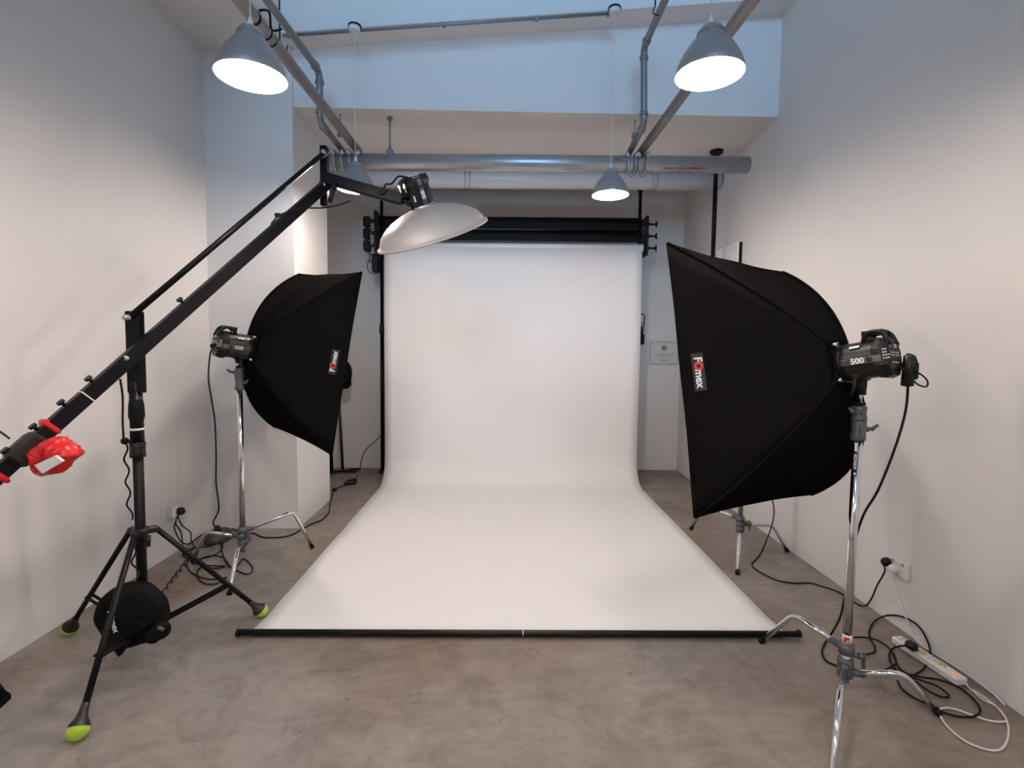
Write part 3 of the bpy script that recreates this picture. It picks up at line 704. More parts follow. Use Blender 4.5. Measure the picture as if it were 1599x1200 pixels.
# ------------------------------------------------------------------ softboxes
def softbox(hub, a, s, u, W, Hh, dep, near, logo_px, logo_up, label, bow):
    hub, a = V(hub), V(a).normalized(); s, u = V(s), V(u); s = (s-a*s.dot(a)).normalized(); u = (u-a*u.dot(a)-s*u.dot(s)).normalized()
    root = thing('softbox', hub+a*dep*.5-u*Hh/2, label, 'softbox', 'rectangular black softboxes')
    cs = [(1, 1), (1, -1), (-1, -1), (-1, 1)]
    def corner(i, t):
        bw_ = bow[i]
        g = t+bw_*(math.sin(t*1.12)/math.sin(1.12)-t)*.9; h = t+bw_*((1-math.cos(t*1.12))/(1-math.cos(1.12))-t)
        r0 = .062
        cx, cy = cs[i]
        dx, dy = cx*W/2, cy*Hh/2; l = math.hypot(dx, dy)
        return (cx*r0*.70*(1-t)+dx*g*1.0, cy*r0*.70*(1-t)+dy*g, h*dep)
    def pt(i, t, v):
        A = corner(i, t); B = corner((i+1) % 4, t); q = [A[k]*(1-v)+B[k]*v for k in range(3)]
        sag = 4*v*(1-v)*(0.055*math.sin(PI*min(t, 1)**.8)+0.022*t)
        f = 1-sag
        wr = .004*math.sin(t*17+i*2)*math.sin(v*PI)*math.sin(v*11+t*5)
        return hub+s*(q[0]*f+(wr if i in (0, 2) else 0))+u*(q[1]*f+(wr if i in (1, 3) else 0))+a*q[2]
    nt_, nv = 18, 14
    names = ['fabric_panel']*4
    for i in range(4):
        mb = MB().m('fabric'); g = [[mb.bm.verts.new(pt(i, .06+.94*j/nt_, k/nv)) for k in range(nv+1)] for j in range(nt_+1)]
        for j in range(nt_):
            for k in range(nv): mb.face([g[j][k], g[j][k+1], g[j+1][k+1], g[j+1][k]], True)
        # short front skirt past the rods
        g2 = [mb.bm.verts.new(pt(i, 1, k/nv)+a*.006-(pt(i, 1, k/nv)-hub-a*dep)*.0) for k in range(nv+1)]
        for k in range(nv): mb.face([g[-1][k], g[-1][k+1], g2[k+1], g2[k]], True)
        ob = mb.build(names[i], root); sm = ob.modifiers.new('t', 'SOLIDIFY'); sm.thickness = .004; sm.offset = 0
        mb = MB().m('silver'); g = [[mb.bm.verts.new(hub+a*((pt(i, .08+.9*j/8, k/8)-hub).dot(a)+.004)+((pt(i, .08+.9*j/8, k/8)-hub)-a*(pt(i, .08+.9*j/8, k/8)-hub).dot(a))*.90) for k in range(9)] for j in range(9)]
        for j in range(8):
            for k in range(8): mb.face([g[j][k], g[j][k+1], g[j+1][k+1], g[j+1][k]], True)
        mb.build('silver_lining', ob)
        # seam piping over the rod
        mb = MB().m('fabric').tube([pt(i, .03+.97*j/20, 0) for j in range(21)], .0065, 8); mb.build('seam', root)
    mb = MB().m('diffuser'); mb.box(hub+a*(dep-.045), (W*.82, Hh*.84, .002), X=s, Y=u); mb.build('front_diffuser', root)
    mb = MB().m('black').lathe(hub, a, [(.060, -.012), (.074, -.012), (.076, .0), (.072, .014), (.060, .014)], 28); sr = mb.build('speed_ring', root)
    for i in range(4):
        c = corner(i, .02); p = hub+s*c[0]*1.30+u*c[1]*1.30-a*.006
        q = pt(i, .055, 0)
        MB().m('dull').cyl(p, q, .011, .004, seg=8).build('rod_socket', sr)
    # logo patch on the near side panel
    i = near; best = None
    for j in range(5, 100):
        for k in range(4, 97):
            q = pt(i, j/100, k/100); X_, Y_ = px(q); e = (X_-logo_px[0])**2+(Y_-logo_px[1])**2
            if best is None or e < best[0]: best = (e, j/100, k/100, q)
    _, t, v, q = best
    dv = (pt(i, t, v+.02)-pt(i, t, v-.02)).normalized(); dt = (pt(i, t+.02, v)-pt(i, t-.02, v)).normalized()
    n = dv.cross(dt).normalized()
    if n.dot(CAM-q) < 0: n = -n
    down = dv if dv.z < 0 else -dv
    xd = down if logo_up < 0 else -down
    yd = n.cross(xd)
    mb = MB().m('patch'); q2 = q+n*.005
    mb.box(q2, (.165, .050, .003), X=xd, Y=yd); pa = mb.build('logo_patch', root, label='black patch with white and red lettering')
    mb = MB(); sz = .046; o = q2+n*.0018
    text_into(mb, 'F', o-xd*.054, xd, yd, sz, 'lblwhite', bold=.0012)
    text_into(mb, 'mex', o+xd*.029, xd, yd, sz, 'lblwhite', bold=.0012)
    text_into(mb, 'O', o-xd*.025, xd, yd, sz, 'lblred', bold=.003)
    mb.build('lettering', pa)
    return root
softbox(hubR+axR*0.0, axR, sR, uRr, .955, 1.213, .457, 2, (1092, 583), -1, 'large black rectangular softbox on the right, seen from behind', (0.45, 1.0, 0.35, 0.22))
softbox(hubL, axL, sL, uLl, .936, 1.213, .449, 0, (522, 566), 1, 'black rectangular softbox on the left beside the pillar, seen from behind', (0.15, 0.25, 0.70, 0.60))

# ------------------------------------------------------------------ beauty dish
root = thing('beauty_dish', dc, 'large round champagne silver beauty dish hanging from the boom over the backdrop', 'beauty dish')
prof = [(.355, .004), (.362, .004), (.362, -.004), (.352, -.010), (.343, -.012), (.338, -.030), (.318, -.065), (.28, -.098), (.23, -.128), (.17, -.152), (.11, -.168), (.075, -.174), (.072, -.180)]
MB().m('dish').lathe(dc, axD, prof, 64).build('dish_shell', root)
MB().m('dish_in').lathe(dc, axD, [(.355, .004)]+[(r-.004, h+.004) for r, h in prof[4:]], 64).build('dish_lining', root)
MB().m('dull').lathe(dc, axD, [(.062, -.19), (.078, -.19), (.080, -.176), (.078, -.170), (.062, -.17)], 32).build('mounting_ring', root)
MB().m('dish_in').lathe(dc, axD, [(0, -.07), (.10, -.075), (.105, -.08), (0, -.082)], 32).build('centre_deflector', root)

# ------------------------------------------------------------------ boom stand
CX, CY = -1.690, 2.385
root = thing('boom_stand', (CX, CY, 0), 'tall black tripod stand on tennis ball feet carrying a long boom arm', 'boom stand')
MB().m('blackmetal').cyl((CX, CY, .06), (CX, CY, 1.02), .0215, seg=20).build('lower_column', root)
mb = MB().m('blackmetal').cyl((CX, CY, 1.00), (CX, CY, 1.26), .0285, .026, seg=20); mb.lathe((CX, CY, 1.17), (0, 0, 1), [(.028, -.05), (.033, -.03), (.031, .02), (.026, .05)], 18); mb.build('middle_column', root)
mb = MB().m('lblwhite').cyl((CX, CY, 1.075), (CX, CY, 1.085), .0295, seg=20).build('white_ring', root, label='thin white ring')
mb = MB().m('black').lathe((CX, CY, .98), (0, 0, 1), [(.022, -.035), (.033, -.03), (.031, .0), (.033, .035), (.030, .04)], 18); mb.box((CX+.012, CY-.03, .985), (.022, .025, .05), bev=.006)
cl = mb.build('locking_collar', root); mb = MB().m('black').ball((CX-.050, CY-.01, 1.025), .017).cyl((CX-.02, CY, 1.02), (CX-.05, CY-.01, 1.025), .007, seg=8); mb.build('locking_knob', cl)
zc = .595
mb = MB().m('black').lathe((CX, CY, zc), (0, 0, 1), [(.022, -.018), (.034, -.016), (.036, 0), (.034, .016), (.022, .018)], 20)
feet = [V((-2.171, 2.543, .036)), V((-1.566, 1.851, .036)), V((-1.297, 2.719, .036))]
for f in feet:
    dd = (V((f.x, f.y, zc))-V((CX, CY, zc))).normalized(); mb.box(V((CX, CY, zc))+dd*.045, (.045, .034, .030), X=dd, Y=dd.cross(V((0, 0, 1))), bev=.006)
lug = V((CX+.055, CY-.03, zc-.01)); mb.cyl(lug, lug+V((0, 0, -.05)), .012, .009, 10)
mb.build('leg_collar', root)
zl = .125
mb = MB().m('black').lathe((CX, CY, zl), (0, 0, 1), [(.022, -.016), (.032, -.014), (.032, .014), (.022, .016)], 18)
mb.build('strut_collar', root)
for f in feet:
    dd = (V((f.x, f.y, zc))-V((CX, CY, zc))).normalized(); a = V((CX, CY, zc))+dd*.062; e = f+(a-f).normalized()*.03
    lg = MB().m('blackmetal').tube([a, e], .0125, 12).build('leg', root)
    w_ = dd.cross(V((0, 0, 1)))
    m_ = a+(f-a)*.66; l0 = V((CX, CY, zl))+dd*.03
    mb = MB().m('blackmetal')
    for sg in (-1, 1): mb.box((m_+l0)/2+w_*sg*.014, ((m_-l0).length, .004, .016), X=(m_-l0), Y=w_)
    mb.cyl(m_-w_*.02, m_+w_*.02, .006, seg=8)
    mb.build('strut', lg)
    t = (a-f).normalized()
    MB().m('tape').lathe(f, t, [(.0365, .010), (.0345, .018), (.027, .030), (.020, .040), (.0155, .06), (.014, .085), (.0125, .087)], 18).build('tape_wrap', lg, label='black tape wrapped over the foot')
    MB().m('ball').ball(f, .0362, 24, 16).build('tennis_ball', lg, label='yellow green tennis ball foot')
# pivot plate and pair of arms
mb = MB().m('blackmetal').box((CX+.003, CY+.005, 1.435), (.062, .045, .375), bev=.004); mb.cyl((CX, CY, 1.22), (CX, CY, 1.30), .024, seg=16); mb.build('pivot_plate', root)
Pm = V((-1.668, 2.325, 1.410)); Pr = V((-1.090, 3.20, 2.445)); bd = (Pr-Pm)
Pl = Pm-bd*.62; Pr2 = Pr+bd.normalized()*.025
bw = bd.cross(V((0, 0, 1))).normalized(); bn = bw.cross(bd).normalized()
mb = MB().m('blackmetal').box((Pl+Pr2)/2, ((Pr2-Pl).length, .045, .058), X=bd, Y=bw, bev=.004); bo = mb.build('boom_arm', root)
Ql, Qr = V((-1.672, 2.335, 1.590)), V((-1.093, 3.20, 2.640))
MB().m('blackmetal').cyl(Ql, Qr, .0145, seg=14).build('link_rod', root, label='thin black rod parallel to the boom')
for p, nm in ((Pm, .030), (Ql, .026)):
    MB().m('galv').lathe(p, (0, -1, 0), [(0, nm+.008), (.009, nm+.007), (.013, nm+.002), (.013, nm-.02)], 14).build('pivot_bolt', root, label='round silver bolt')
mb = MB().m('lblwhite'); c = Pm-bd*.155; mb.box(c, (.005, .047, .060), X=bd, Y=bw, bev=0); mb.build('white_line', bo, label='thin white line marked on the boom')
for t in (.235, -.115, -.205, -.29, -.37):
    c = Pm+bd*t+bn*.028*(-1 if bn.z < 0 else 1)
    up = bn if bn.z > 0 else -bn
    mb = MB().m('black').cyl(c, c+up*.018, .007, seg=8); mb.cyl(c+up*.014, c+up*.026, .015, .015, 12); mb.build('clamp_screw', bo)
# vertical head bracket and arm to the strobe
hb = V((-1.092, 3.215, 2.50))
mb = MB().m('blackmetal').box(hb+V((-.012, .02, .01)), (.042, .05, .36), bev=.004); hbk = mb.build('head_bracket', root)
mb = MB().m('dull').lathe(Qr, (0, -1, 0), [(0, .03), (.012, .028), (.014, .02), (.014, 0)], 12); mb.cyl(Qr+V((.0, -.03, -.045)), Qr+V((.045, -.03, -.008)), .003, seg=6); mb.lathe(Pr, (0, -1, 0), [(0, .036), (.010, .035), (.013, .028), (.013, 0)], 12)
mb.cyl(hb+V((-.055, 0, -.02)), hb+V((-.03, 0, -.02)), .009, seg=10); mb.build('silver_bolts', root, label='small silver bolts')
aL_ = gY(511, 279, 3.2); aR_ = gY(630, 313, 3.2)
dd = (aR_-aL_); mb = MB().m('blackmetal').box((aL_+aR_)/2, (dd.length, .055, .066), X=dd, Y=(0, 1, 0), bev=.006); ar = mb.build('head_arm', root)
mb = MB().m('black'); q = aL_+dd*.14; mb.cyl(q+V((0, -.035, -.02)), q+V((-.035, -.045, -.14)), .014, .016, 10); mb.build('locking_lever', ar)
br_ = P3(.045, 0, .055)
mb = MB().m('black'); e = aR_+V((.0, .01, 0)); mb.cyl(aR_, e+V((.03, .0, -.008)), .020, seg=12); mb.ball(e+V((.04, 0, -.01)), .028, 14, 10); mb.cyl(e+V((.04, 0, -.01)), V((-.565, 3.20, 2.36)), .022, .026, 12)
mb.box(e+V((.025, -.01, .035)), (.016, .016, .06), bev=.004); mb.cyl(e+V((.05, -.02, -.03)), e+V((.06, -.03, -.06)), .010, seg=8)
mb.build('swivel_head', root)
# red weight bag strapped on the lower end of the boom
cb = gY(88, 708, 2.02)
root = thing('weight_bag', cb, 'red plastic weight bag strapped to the lower end of the boom with black tape', 'weight bag')
out = [(50, 706), (56, 699), (66, 693), (76, 686), (86, 682), (96, 682), (104, 690), (114, 694), (122, 702), (127, 710), (120, 716), (111, 722), (104, 732), (97, 739), (84, 741), (70, 744), (61, 739), (56, 731), (53, 720)]
random.seed(5); mb = MB().m('red'); O = [gY(a, b, 2.02) for a, b in out]
# subdivide the outline
O2 = []
for k in range(len(O)):
    O2 += [O[k], (O[k]+O[(k+1) % len(O)])/2]
cb = sum(O, V((0, 0, 0)))/len(O); rows = []; Kk = 14
for j in range(Kk+1):
    ph = PI*j/Kk; sc = max(math.sin(ph)**.7, .004); row = []
    for k, p in enumerate(O2):
        cr = math.sin(k*2.1+j*.9)*math.sin(k*.7-j*1.7)
        q = cb+(p-cb)*sc*(1+.03*cr*(abs(ph-PI/2) > .3)); q.y = 2.02-math.cos(ph)*.058*(1+.22*cr)
        row.append(mb.bm.verts.new(q))
    rows.append(row)
for j in range(Kk): mb.skin(rows[j], rows[j+1])
mb.build('bag_body', root)
mb = MB().m('lblwhite'); p = [gY(a, b, 1.950) for a, b in ((54, 727), (86, 712), (98, 721), (66, 740))]; mb.prism(p, (0, 1, 0), .012); mb.build('white_stripe', root, label='white tape stripe')
tb = Pm-bd*.345; mb = MB().m('tape').box(tb, (.115, .062, .085), X=bd, Y=bw, bev=.012); mb.box(tb+bd.normalized()*.06-V((0, 0, .012)), (.04, .066, .095), X=bd, Y=bw, bev=.014); mb.tube(spline([tb+V((-.03, -.03, .05)), tb+V((-.05, -.04, .075)), tb+V((-.066, -.04, .085))], 4), .004, 6)
mb.build('tape_strap', root, label='black tape wrapped round the boom')
mb = MB().m('red'); q = Pm-bd*.268; up = bn if bn.z > 0 else -bn
mb.box(q+up*.006, (.032, .056, .080), X=bd, Y=bw, bev=.012); mb.build('red_band', root, label='red plastic loop round the boom')
mb = MB().m('red'); q = Pm-bd*.425; mb.lathe(q, bd, [(.033, -.012), (.046, -.006), (.046, .006), (.033, .012)], 16)
mb.build('red_band', root, label='red plastic loop round the boom')
# round black bag hanging on the tripod
cbag = V((-1.695, 2.325, .228))
root = thing('gear_bag', cbag-V((0, 0, .2)), 'round black gear bag hanging low on the column of the boom stand', 'bag')
mb = MB().m('bag'); rows = []; N, Kk = 40, 14
fr = V((0.15, -1, -.05)).normalized(); rt = V((0, 0, 1)).cross(fr)*-1; rt.normalize()
for j in range(Kk+1):
    t = -1+2*j/Kk; rr = .150*(1-abs(t)**3.2)**.5 if abs(t) < 1 else .0005; row = []
    for i in range(N):
        th = 2*PI*i/N; k = 1+.022*math.sin(4*th+.6)+.016*math.sin(9*th+2)+.04*math.exp(-((th-1.0)**2)/.05)
        row.append(mb.bm.verts.new(cbag+fr*(t*.062)+rt*(math.cos(th)*rr*k*1.0)+V((0, 0, math.sin(th)*rr*k*.98))))
    rows.append(row)
for j in range(Kk): mb.skin(rows[j], rows[j+1])
mb.build('bag_body', root)
tri = [gY(160, 970, 2.25), gY(164, 1016, 2.25), gY(174, 1012, 2.25), gY(186, 1027, 2.25), gY(209, 994, 2.25), gY(232, 975, 2.25)]
MB().m('bag').prism(tri, (0, 1, 0), .02).build('corner_flap', root)
mb = MB().m('bag'); q = gY(252, 985, 2.28); mb.ball(q, .040, 16, 10, (1, .8, 1)); q2 = gY(240, 993, 2.28); mb.ball(q2, .035, 14, 10); mb.build('bag_fold', root)
MB().m('cast').cyl(gY(247, 980, 2.24), gY(256, 984, 2.24), .007, seg=10).build('buckle', root, label='small metal buckle')
mb = MB(); o_ = gY(181, 967, 2.262); xd = (gY(186, 980, 2.262)-gY(178, 955, 2.262)).normalized(); yd = fr.cross(xd); text_into(mb, 'FOmex', o_+fr*.020, xd, yd, .034, 'lblwhite', bold=.0006); mb.build('lettering', root, label='white lettering')
# black bag corner at the left edge of the view
pp = [gZ(2, 1075), gZ(10, 1086), gZ(18, 1091), gZ(10, 1099), gZ(0, 1108)]
mb = MB().m('bag'); c = gZ(0, 1091); lo = [c+V((-.42, -.12, 0)), c+V((-.42, .16, 0))]
ring0 = pp+lo
mid = sum(ring0, V((0, 0, 0)))/7
mb.prism(ring0, (0, 0, 1), .02)
A = [mb.bm.verts.new(p*.94+mid*.06+V((0, 0, .02))) for p in ring0]; B = [mb.bm.verts.new(p*.5+mid*.5+V((-.06, 0, .13))) for p in ring0]
mb.skin(A, B); mb.face(B); mb.face(A[::-1])
top(mb, 'black_bag', 'black fabric bag on the floor, only its corner showing at the left edge', 'bag')

# ------------------------------------------------------------------ things behind the left softbox
q = gZ(539, 735, 0); q = V((q.x, 5.93, 0))
root = thing('flag_stand', q, 'thin dark stand with a black base behind the left softbox', 'stand')
MB().m('brownmetal').cyl(q+V((0, 0, .02)), q+V((-.045, 0, 1.05)), .016, seg=12).build('pole', root)
mb = MB().m('black').box(q+V((-.01, -.03, .018)), (.36, .03, .024), bev=.006).box(q+V((-.09, -.10, .018)), (.14, .03, .024), X=(1, .8, 0), bev=.006).box(q+V((.10, .06, .018)), (.14, .03, .024), X=(1, .5, 0), bev=.006); mb.build('base', root)
c = gY(541, 583, 5.9)
mb = MB().m('bag').ball(c+V((-.02, 0, -.0)), .12, 18, 12, (.75, .6, 1.2)).box(c+V((-.02, 0, -.10)), (.15, .10, .16), bev=.04); mb.ball(c+V((-.03, 0, .17)), .05)
mb.build('draped_cover', root, label='black cloth bundle')
mb = MB().m('black_paper').cyl((-1.55, 5.55, 0.0), (-1.555, 5.55, .52), .035, seg=16)
mb.build  # noqa
rl_p = gZ(519, 739, 0)
mb2 = MB().m('black_paper').cyl((rl_p.x-.005, rl_p.y+.0, 0.0), (rl_p.x-.055, rl_p.y+.06, 1.1), .022, seg=16)
top(mb2, 'tripod_leg_tube', 'short black tube standing on the floor right behind the pillar edge', 'tube')
mb.bm.free()

# ------------------------------------------------------------------ sockets, power strips, plugs
def plug(root_, p, dr, m_='black', nm='plug', s=1.0, parent=None):
    p = V(p); dr = V(dr).normalized()
    mb = MB().m(m_).lathe(p, dr, [(0, 0), (.021*s, 0), (.025*s, .006*s), (.024*s, .022*s), (.016*s, .034*s), (.009*s, .038*s), (0, .038*s)], 14)
    return mb
sk = gX(263, 800, XL)
root = thing('wall_socket', sk, 'white wall socket low on the left wall with black plugs', 'socket')
MB().m('white').box((XL+.006, sk.y, sk.z+.005), (.012, .15, .09), bev=.004).build('face_plate', root)
MB().m('white').box((XL+.035, sk.y+.005, sk.z), (.055, .075, .075), bev=.010).build('adaptor', root, label='white cube adaptor')
skR = V((XR, gX(1405, 887, XR).y, gX(1405, 887, XR).z))
root = thing('wall_socket', skR, 'white double wall socket low on the right wall with a black and a white plug', 'socket')
MB().m('white').box((XR-.006, skR.y, skR.z), (.012, .150, .088), bev=.004).build('face_plate', root)
mb = MB().m('greyink')
for yy in (-.035, .035): mb.box((XR-.013, skR.y+yy, skR.z+.028), (.003, .018, .012))
mb.build('rocker_switch', root)
mb = plug(None, (XR-.012, skR.y+.01, skR.z-.012), (-1, 0, 0), 'white'); mb.box((XR-.03, skR.y+.012, skR.z-.035), (.022, .022, .03), bev=.006); mb.build('white_plug', root, label='white plug')
# power strip along the right wall
s0, s1 = gZ(1402, 1000, .02), gZ(1500, 1064, .02); dd = (s1-s0); dd.z = 0; dn = dd.normalized(); sdn = V((-dn.y, dn.x, 0))
root = thing('power_strip', (s0+s1)/2-V((0, 0, .02)), 'white power strip lying on the floor along the right wall', 'power strip')
mb = MB().m('white').box((s0+s1)/2, (dd.length+.02, .058, .036), X=dn, Y=sdn, bev=.006); mb.build('casing', root)
for i in range(5):
    c = s0+dd*(.10+.16*i)+V((0, 0, .0185)); mb = MB().m('ink')
    for (a_, b_, l1, l2) in ((.012, 0, .004, .009), (-.008, .010, .009, .004), (-.008, -.010, .009, .004)): mb.box(c+dn*a_+sdn*b_, (l1, l2, .001), X=dn, Y=sdn)
    mb.build('outlet_holes', root)
mb = MB().m('cream')
for t in (.42, .68): mb.box(s0+dd*t+V((0, 0, .0185))-sdn*(.004 if t < .5 else -.01), (.05, .03, .001), X=dn, Y=sdn)
mb.build('yellow_tape', root, label='yellowed tape on the strip')
MB().m('redlamp').box(s0+dd*.93+V((0, 0, .019))-sdn*.006, (.016, .012, .006), X=dn, Y=sdn, bev=.002).build('switch', root, label='red lit switch')
# cable ends
def cable(pts, r, m_, label, group='loose cables on the floor', n=8, cat='cable'):
    mb = MB().m(m_).tube(spline(pts, n), r, 8); return top(mb, 'power_cable', label, cat, group, origin=V(pts[0]))
g = lambda x, y, z=.005: gZ(x, y, z)
def fl(L, z=.005, lift=0):
    out = []
    for i, (a, b) in enumerate(L):
        q = gZ(a, b, z+(lift*(i % 2)))
        if q.x > XR-.010: q = gX(a, b, XR-.010)
        if q.x < XL+.010: q = gX(a, b, XL+.010)
        if q.x < -1.62 and 4.055 < q.y < 4.9: q.y = 4.055
        out.append(q)
    return out
BK = 'rubber'
# right: strobe lead
p_in = P1(.205, -.01, -.045)
c1 = [p_in, p_in+V((.02, -.01, -.01))]+[gY(a, b, 2.02) for a, b in ((1418, 602), (1414, 645), (1398, 700), (1372, 765))]+[gY(a, b, yy) for a, b, yy in ((1350, 802, 2.12), (1337, 840, 2.16), (1327, 885, 2.18), (1320, 930, 2.22), (1312, 965, 2.32))]+[gZ(1300, 988, .03)]+fl([(1290, 1003), (1284, 1018), (1290, 1032), (1306, 1040), (1322, 1048)])
o = cable(c1, .0048, BK, 'black power lead hanging from the right strobe past the chrome column')
mb = MB().m('black'); a0, a1 = gY(1421, 556, 1.96), gY(1417, 602, 1.98); mb.cyl(a0, a1, .020, .022, 12); mb.box((a0+a1)/2+V((.02, 0, .0)), (.028, .035, .07), bev=.008)
mb.tube(spline([gY(a, b, 1.95) for a, b in ((1416, 553), (1426, 555), (1432, 563), (1431, 576), (1424, 578))], 6), .0028, 6)
mb.build('plug', o, label='black lead socket with looped tag'); mb = MB().m('rubber').tube(spline([gY(a, b, 1.95) for a, b in ((1428, 580), (1440, 586), (1449, 596), (1447, 604), (1436, 602), (1428, 596))], 6), .0034, 6); mb.build('velcro_tie', o)
# right: socket lead to the rear stand
pk = V((XR-.012, skR.y+.062, skR.z+.005))
c2 = [pk+V((-.03, 0, -.012)), gX(1382, 893, XR-.05), gX(1370, 915, XR-.04), gX(1362, 934, XR-.02)]+fl([(1353, 946), (1344, 946), (1334, 940), (1312, 926), (1290, 918), (1265, 911), (1240, 911), (1215, 907), (1195, 898), (1180, 889), (1175, 881), (1182, 873)])+[gZ(1190, 862, .02), gY(1197, 845, 3.55), gY(1206, 820, 3.6), gY(1209, 797, 3.6), gY(1203, 770, 3.62), V((1.80, 3.64, .9)), V((1.775, 3.66, 1.22))]
o = cable(c2, .0045, BK, 'black cable from the right wall socket to the stand behind the softbox')
plug(None, pk, (-1, 0, 0)).build('plug', o, label='black plug in the wall socket')
# right: coil
c3 = [gZ(1418, 1008, .055), gZ(1404, 1010, .04)]+fl([(1394, 1014), (1389, 1024), (1393, 1038), (1403, 1050), (1420, 1056), (1438, 1049), (1449, 1035), (1453, 1018), (1448, 1000), (1437, 981), (1422, 969), (1403, 962), (1384, 962), (1366, 971), (1358, 986), (1360, 999), (1367, 1011), (1364, 1020), (1346, 1023)], .006, .004)
o = cable(c3, .0045, BK, 'black cable looping over the white power strip at the right')
mb = MB().m('black').box(gZ(1424, 1009, .058), (.055, .042, .04), X=dn, Y=sdn, bev=.012); mb.build('plug', o, label='black plug in the power strip')
c4 = fl([(1334, 996), (1352, 996), (1372, 1001), (1388, 1012), (1398, 1026), (1402, 1040), (1416, 1052), (1440, 1058), (1466, 1062), (1492, 1071), (1514, 1086), (1529, 1103), (1530, 1114), (1518, 1120), (1495, 1119), (1474, 1113), (1448, 1100), (1424, 1088), (1408, 1075), (1402, 1063)], .010, .003)
cable(c4, .0045, BK, 'black cable coiled round the right foot of the front stand')
c5 = fl([(1376, 1050), (1390, 1043), (1400, 1036), (1395, 1022)], .014)+fl([(1410, 1052), (1436, 1062), (1462, 1071), (1480, 1084), (1481, 1089), (1468, 1088), (1448, 1078), (1430, 1064)], .016)
cable(c5, .0042, BK, 'short inner loop of black cable beside the front stand')
c6 = [s1+dn*.03+V((0, 0, .004))]+fl([(1512, 1073), (1534, 1092), (1556, 1104), (1569, 1120), (1572, 1126), (1564, 1128), (1545, 1126), (1520, 1118), (1495, 1109), (1477, 1106), (1468, 1110), (1473, 1126), (1490, 1145), (1515, 1162), (1545, 1172), (1563, 1171), (1573, 1158), (1575, 1135), (1566, 1114), (1545, 1095), (1520, 1078)], .005, .003)
cable(c6, .0040, 'white', 'white cable looping on the floor at the end of the power strip')
c7 = [V((XR-.03, skR.y+.012, skR.z-.045)), gX(1400, 925, XR-.015), gX(1408, 950, XR-.015), gX(1422, 978, XR-.012), gX(1436, 1005, XR-.012)]+[V((XR-.012, 2.15, .02)), V((XR-.02, 2.02, .005))]
cable(c7, .0038, 'white', 'white cable running down the right wall from the socket to the power strip')
# left: floor block with plug
q = gZ(343, 838, 0); q = V((-2.13, 3.82, 0))
root = thing('floor_block', q, 'dark grey rounded block on the floor in the corner by the pillar', 'block')
mb = MB().m('greyblock').lathe(q, (0, 0, 1), [(0, 0), (.115, 0), (.120, .02), (.112, .055), (.090, .068), (0, .07)], 24, sy=.75); mb.build('casing', root)
# left strobe lead
pl2 = P2(.205, .0, -.02)
c = [pl2]+[gY(a, b, 3.30) for a, b in ((329, 552), (326, 590), (331, 625), (336, 660), (338, 710), (338, 755), (342, 795))]+[V((-2.12, 3.74, .16)), V((-2.12, 3.80, .09))]
o = cable(c, .0052, BK, 'black power lead hanging down from the left strobe to the floor block')
mb = MB().m('black').box(P2(.215, 0, -.02), (.03, .03, .028), bev=.006); mb.build('plug', o)
MB().m('black').cyl((-2.12, 3.80, .07), (-2.12, 3.79, .115), .024, .018, 12).build('socket_plug', o)
zz = V((XL+.065, sk.y+.012, sk.z+.002)); 
cA = [zz+V((0, 0, -.02)), gX(273, 820, XL+.06), gX(275, 832, XL+.05), gX(283, 846, XL+.04), gZ(292, 850, .02)]+fl([(300, 847), (312, 838), (322, 832)], .02)
o = cable(cA, .0042, BK, 'black cable from the left wall socket to the floor block')
plug(None, zz, (1, 0, 0), s=1.1).build('plug', o, label='black plug')
cB = [zz+V((-.01, .01, -.02)), gX(275, 818, XL+.06), gX(283, 832, XL+.05), gX(286, 855, XL+.04), gZ(287, 868, .02)]+fl([(296, 858), (310, 855), (330, 853), (342, 847), (348, 850), (345, 860), (333, 868), (312, 874), (300, 880)], .006)
cable(cB, .0042, BK, 'black cable dropping from the left wall socket in a short hook')
cC = [zz+V((0, -.01, -.02)), gX(280, 812, XL+.07), gX(286, 822, XL+.07), gX(298, 832, XL+.07), gX(299, 845, XL+.06), gZ(303, 852, .02)]+fl([(301, 859), (290, 863), (287, 868), (293, 872), (298, 868), (297, 862)], .006)
cable(cC, .0042, BK, 'wavy black cable beside the hooked cable under the left wall socket')
cD = [V((-2.12, 3.78, .05)), gZ(346, 842, .02)]+fl([(346, 855), (349, 868), (354, 880), (360, 886), (350, 872), (335, 868), (318, 871), (303, 880), (312, 881), (325, 887), (338, 888), (352, 885), (337, 884), (320, 884), (309, 892), (311, 905), (322, 912), (337, 912), (348, 906), (354, 902), (340, 905), (322, 904), (305, 898), (295, 890), (292, 880), (299, 870), (297, 862), (288, 864)], .006, .004)
cable(cD, .0042, BK, 'large tangle of black cable on the floor between boom stand and left light stand')
cE = fl([(362, 886), (376, 894), (388, 897), (395, 891), (392, 882), (381, 873), (374, 880), (366, 890), (364, 896)], .006)
cable(cE, .0042, BK, 'small teardrop loop of black cable under the left light stand')
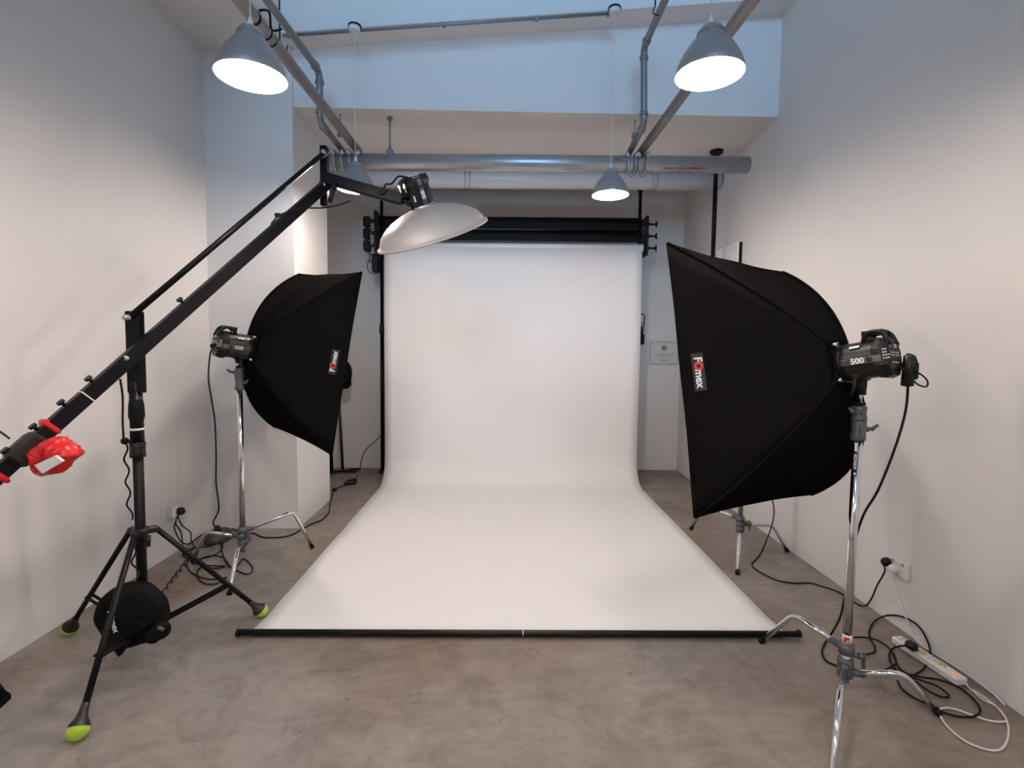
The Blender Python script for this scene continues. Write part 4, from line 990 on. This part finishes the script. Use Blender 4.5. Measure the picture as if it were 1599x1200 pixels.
cF = [gZ(363, 826, .05)]+fl([(380, 834), (396, 833), (410, 839), (430, 840), (452, 837), (470, 828), (488, 818), (503, 812), (514, 800), (516, 786), (520, 772), (524, 765), (534, 760), (546, 756), (556, 748), (562, 735)], .007)
cF += [gY(566, 715, 5.85), gY(574, 700, 5.88), gY(584, 692, 5.9), gY(596, 680, 5.9)]
o = cable(cF, .0052, BK, 'long black cable running along the floor past the pillar towards the backdrop')
MB().m('black').ball(gZ(523, 765, .022), .024, 14, 8, (1, 1, .8)).build('inline_switch', o)
p = gZ(548, 754, .02); mb = MB().m('black').box(p, (.12, .09, .045), X=(1, .5, 0), bev=.014).box(p+V((.012, 0, .03)), (.075, .06, .025), X=(1, .5, 0), bev=.008); mb.build('foot_dimmer', o)
# curly cords on the boom stand
pts = [gY(188, 592, 2.36), gY(192, 620, 2.36), gY(192, 660, 2.36), gY(194, 690, 2.36)]
mb = MB().m('rubber').tube(spline(pts, 8), .0045, 8)
mb.tube(coil([gY(196, 695, 2.37), gY(199, 740, 2.37), gY(202, 790, 2.37), gY(206, 812, 2.37)], .008, .105), .0040, 6)
mb.tube(coil([gY(207, 855, 2.35), gY(211, 880, 2.35), gY(213, 905, 2.35)], .012, .11), .0040, 6)
top(mb, 'coiled_cord', 'wavy black cord running down the column of the boom stand', 'cord')
mb = MB().m('rubber').tube(coil([gZ(253, 929, .012), gZ(268, 908, .012), gZ(280, 892, .012), gZ(292, 876, .012), gZ(298, 868, .012)], .008, .085), .0040, 6)
top(mb, 'coiled_cord', 'curly black cord on the floor leading to the gear bag', 'cord')
pts = [(635, 277), (622, 276), (612, 287), (603, 288), (598, 298), (590, 302)]
mb = MB().m('rubber').tube(spline([gY(a, b, 3.14) for a, b in pts], 6), .0055, 8)
mb.tube(spline([gY(a, b, y_) for a, b, y_ in ((548, 314, 3.14), (530, 320, 3.12), (512, 324, 3.10), (495, 325, 3.02), (475, 325, 2.98), (455, 329, 2.90), (435, 338, 2.80), (424, 350, 2.74))], 6), .0045, 8)
mb.box(gY(434, 336, 2.82), (.03, .02, .02), bev=.004)
top(mb, 'coiled_cord', 'wavy black cord running from the dish strobe along the boom', 'cord')
